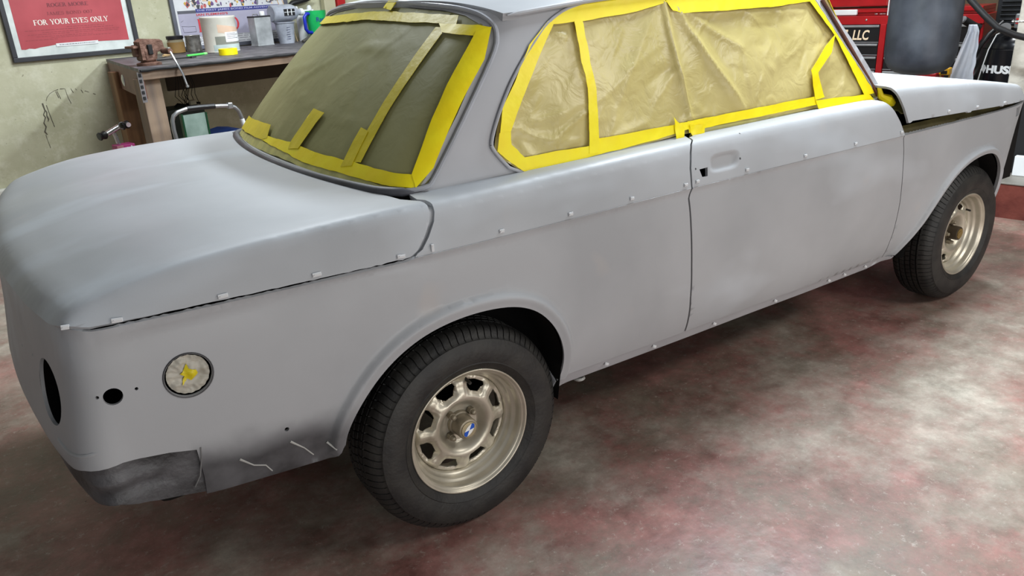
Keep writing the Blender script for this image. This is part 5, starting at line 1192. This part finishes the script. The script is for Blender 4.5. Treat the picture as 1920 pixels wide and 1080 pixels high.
# --- heavy bag
p = prop('punching_bag', 4.2, -.425, .728, 'dark grey heavy punching bag hanging in front of the tool cabinet', 'punching bag')
mb = MB(); mb.lathe([(0, 0), (.08, .003), (.14, .018), (.18, .045), (.202, .085), (.211, .14), (.212, .25), (.209, .6), (.207, 1.0), (.20, 1.03), (0, 1.03)], 56); mb.build('bag', simple('scuffed_dark_vinyl', (50, 54, 62), .42, var=.22, scale=5, bump=.15, bscale=18, col2=(78, 83, 92)), p)
mb = MB()
for k in range(3):
    a = k*2*PI/3; mb.tube([(.19*math.cos(a), .19*math.sin(a), 1.03), (0, 0, 1.45)], .005, 6)
mb.tube([(0, 0, 1.44), (0, 0, 2.35)], .006, 6); mb.build('hanging_chain', m_chrome, p)
mb = MB(); mb.box((-.6, -.03, 0), (.6, .03, .10)); o = mb.build('ceiling_beam', simple('beam_grey', (90, 90, 90), .6)); solo(o, 'grey ceiling beam carrying the punching bag', 'beam', 4.2, -.425, 3.07)
# --- red jack, yellow charger, rag on bar
mb = MB(); mb.box((-.1, -.09, 0), (.1, .05, .455), .01); o = mb.build('fuel_canister', m_tr); solo(o, 'red canister standing low below the punching bag', 'canister', 4.96, -.262, FZ)
p = prop('battery_charger', 4.90, -.40, .62, 'small yellow and black battery charger just right of the punching bag', 'charger')
mb = MB(); mb.box((-.03, -.035, .028), (.03, .035, .078), .008); mb.build('case', simple('yellow_case', (236, 176, 20), .4), p)
mb = MB(); mb.box((-.034, -.02, .035), (-.028, .022, .06), .003); mb.build('black_panel', m_black, p)
mb = MB(); mb.tube([(-.0, -.03, .03), (-.0, -.026, .0), (0, 0, -.008), (0, .026, .0), (0, .03, .03)], .007, 8); mb.build('loop', simple('tan_strap', (196, 160, 90), .6), p)
mb = MB(); mb.box((-.06, -.02, 0), (.03, .06, .405), .01); o = mb.build('cabinet', m_blackm); solo(o, 'low black cabinet under the yellow battery charger', 'cabinet', 4.90, -.425, FZ)
mb = MB(); mb.tube([(.55, .62, 0), (.0, .0, 0)], .5, 4) if False else mb.tube([(.5, -.14, -.05), (.0, -.055, -.045), (-.02, .0, .0)], .024, 14); mb.build
p = prop('handlebar', 5.0, -.444, 1.01, 'black round bar end with a grey tip above the white cloth', 'bar'); mb.bm.free()
mb = MB(); mb.tube([(.0, 0, 0), (.05, -.05, -.04), (.075, -.085, -.06)], .026, 16); mb.build('grip', m_blackm, p)
mb = MB(); mb.lathe([(0, 0), (.024, 0), (.026, .006), (.024, .014), (0, .016)], 18, T(0, 0, 0) @ Rz(-PI/4) @ Ry(-PI/2 + .4)); mb.build('tip', simple('grey_cap', (130, 132, 136), .4), p)
# white cloth
def cloth():
    nu, nv = 34, 50; V = []; F = []
    for j in range(nv + 1):
        t = j/nv; w = .022 + .062*t**.8; c = -.055 + .045*t**1.2 + (0 if t > .12 else (.12 - t)*.1)
        for i in range(nu + 1):
            s = i/nu*2 - 1
            V.append((-.012 + .007*math.sin(s*5 + t*2) + .004*math.sin(s*11 - t*4) + .02*t*(1 - s*s), c + s*w*(1 + .05*math.sin(t*22)*(s < 0)), -.40*t))
    for j in range(nv):
        for i in range(nu): a = j*(nu + 1) + i; F.append((a, a + 1, a + nu + 2, a + nu + 1))
    me = bpy.data.meshes.new('hanging_cloth'); me.from_pydata(V, [], F); me.polygons.foreach_set('use_smooth', [True]*len(F)); o = link_mesh('hanging_cloth', me, simple('white_cloth', (214, 220, 232), .8, var=.04)); md = o.modifiers.new('s', 'SOLIDIFY'); md.thickness = .002; return o
solo(cloth(), 'white cloth hanging from the black bar beside the compressor', 'cloth', 4.98, -.47, .982)
# --- compressor
p = prop('air_compressor', 5.34, -.745, FZ, 'black upright air compressor tank with white lettering behind the concrete column', 'compressor')
mb = MB(); mb.lathe([(0, .02), (.12, .03), (.22, .06), (.255, .10), (.262, .14), (.262, .60), (.259, .603), (.262, .606), (.258, .64), (.235, .68), (.19, .71), (.12, .728), (0, .735)], 56); mb.build('tank', simple('gloss_black_tank', (22, 23, 27), .22, var=.2), p)
t = sans_mesh('HUSKY', .056, .27, bold=.055)
for v in t.vertices:
    a = PI - .56 + v.co.x/.262; v.co = (.2635*math.cos(a), .2635*math.sin(a), v.co.z + .438)
text_part('lettering', t, simple('white_decal', (236, 238, 240), .4, var=.02), p, (0, 0, 0))
mb = MB()
dog = [(0, .02), (.018, .035), (.012, .05), (.024, .058), (.026, .075), (.034, .062), (.046, .060), (.060, .040), (.052, .022), (.040, .0), (.030, .016), (.016, .024)]
bm = mb.bm
pv = []
for x, z in dog:
    a = PI - .80 + x/.262; pv.append(bm.verts.new((.2635*math.cos(a), .2635*math.sin(a), z + .432)))
bm.faces.new(pv); mb.build('arrow_mark', simple('white_decal', (236, 238, 240), .4, var=.02), p)
mb = MB(); mb.box((-.12, -.16, .75), (.16, .16, .95), .012)
for k in range(6): mb.box((-.14, -.15, .76 + k*.03), (.17, .13, .768 + k*.03), .002)
mb.build('pump_head', simple('dark_grey_casting', (44, 46, 50), .4, .4, var=.3), p)
mb = MB(); mb.lathe([(0, 0), (.036, 0), (.038, .006), (.038, .022), (0, .022)], 24, T(-.24, .06, .735) @ Ry(-PI/2 + .5)); mb.build('gauge', m_black, p)
mb = MB(); mb.lathe([(0, 0), (.033, 0), (.033, .002), (0, .002)], 24, T(-.252, .06, .747) @ Ry(-PI/2 + .5)); mb.build('gauge_face', simple('gauge_face', (190, 192, 194), .3), p)
mb = MB(); mb.box((-.30, -.05, .745), (-.24, .0, .84), .008); mb.mi = 1; mb.box((-.303, -.045, .80), (-.29, -.008, .812)); mb.box((-.303, -.045, .775), (-.29, -.008, .782)); mb.build('pressure_switch', [simple('switch_grey', (120, 122, 124), .35, .4), simple('red_mark', (180, 40, 40), .4)], p)
mb = MB(); mb.lathe([(0, 0), (.016, 0), (.016, .05), (.022, .055), (.022, .075), (0, .078)], 16, T(-.24, -.03, .69)); mb.build('brass_valve', simple('dull_brass', (130, 124, 108), .35, .7), p)
mb = MB(); mb.tube([(-.15, .10, .78), (-.22, .16, .70), (-.25, .20, .62), (-.24, .24, .50), (-.22, .27, .35)], .016, 10); mb.build('air_hose', m_black, p)
mb = MB(); mb.tube([(-.2, .04, .74), (-.23, .11, .70), (-.255, .14, .60), (-.262, .165, .45), (-.265, .19, .25)], .004, 6); mb.build('white_cord', m_white, p)
mb = MB()
for a, b in ((-.15, -.15), (-.15, .15), (.15, 0)): mb.tube([(a, b, 0), (a*.9, b*.9, .09)], .018, 8)
mb.build('foot', m_black, p)
mb = MB(); P0 = [RP(3.9, -.62, 1.34), RP(3.9, -.70, 1.25), RP(3.9, -.747, 1.184), RP(3.9, -.828, 1.102), RP(3.9, -.905, 1.032), RP(3.92, -.99, .992), RP(3.95, -1.07, .968), RP(3.95, -1.3, .95), RP(3.95, -1.6, 1.0)]
mb.tube([tuple(Vector(a)) for a in P0], .018, 12); o = mb.build('air_line_hose', m_black); tag(o, 'thick black hose drooping across the concrete column', 'hose')
# --- column and what stands before it
p = prop('concrete_column', 4.35, -1.12, FZ, 'rough pale concrete column right of the compressor', 'column')
mb = MB(); mb.box((-.15, -.18, 0), (.15, .18, 2.9), .01); mb.build('shaft', simple('rough_concrete', (176, 170, 158), .8, var=.12, scale=10, bump=.6, bscale=24, col2=(204, 198, 186)), p)
mb = MB(); mb.tube([(-.155, -.19, .842), (-.156, .17, .842), (-.15, .20, .842)], .0025, 6); mb.lathe([(0, -.012), (.012, 0), (0, .012)], 8, T(-.15, .205, .842)); mb.build('wire', m_chrome, p)
mb = MB(); mb.box((-.08, -.32, 0), (.03, .10, .43), .01); o = mb.build('rubber_mat_stack', m_blackm); solo(o, 'black upright crate standing on the raised floor before the column', 'crate', 4.05, -1.08, FZ)
mb = MB(); mb.box((-.02, -.03, 0), (.04, .03, .17), .004); o = mb.build('wood_block', m_oak); solo(o, 'small upright wood block on the raised floor beside the wheel', 'wood block', 3.90, -.985, FZ)
mb = MB(); mb.box((-.02, -.10, 0), (.02, .015, .115), .004); o = mb.build('white_board', m_white); solo(o, 'white board end standing beside the black crate', 'board', 3.92, -1.12, FZ)
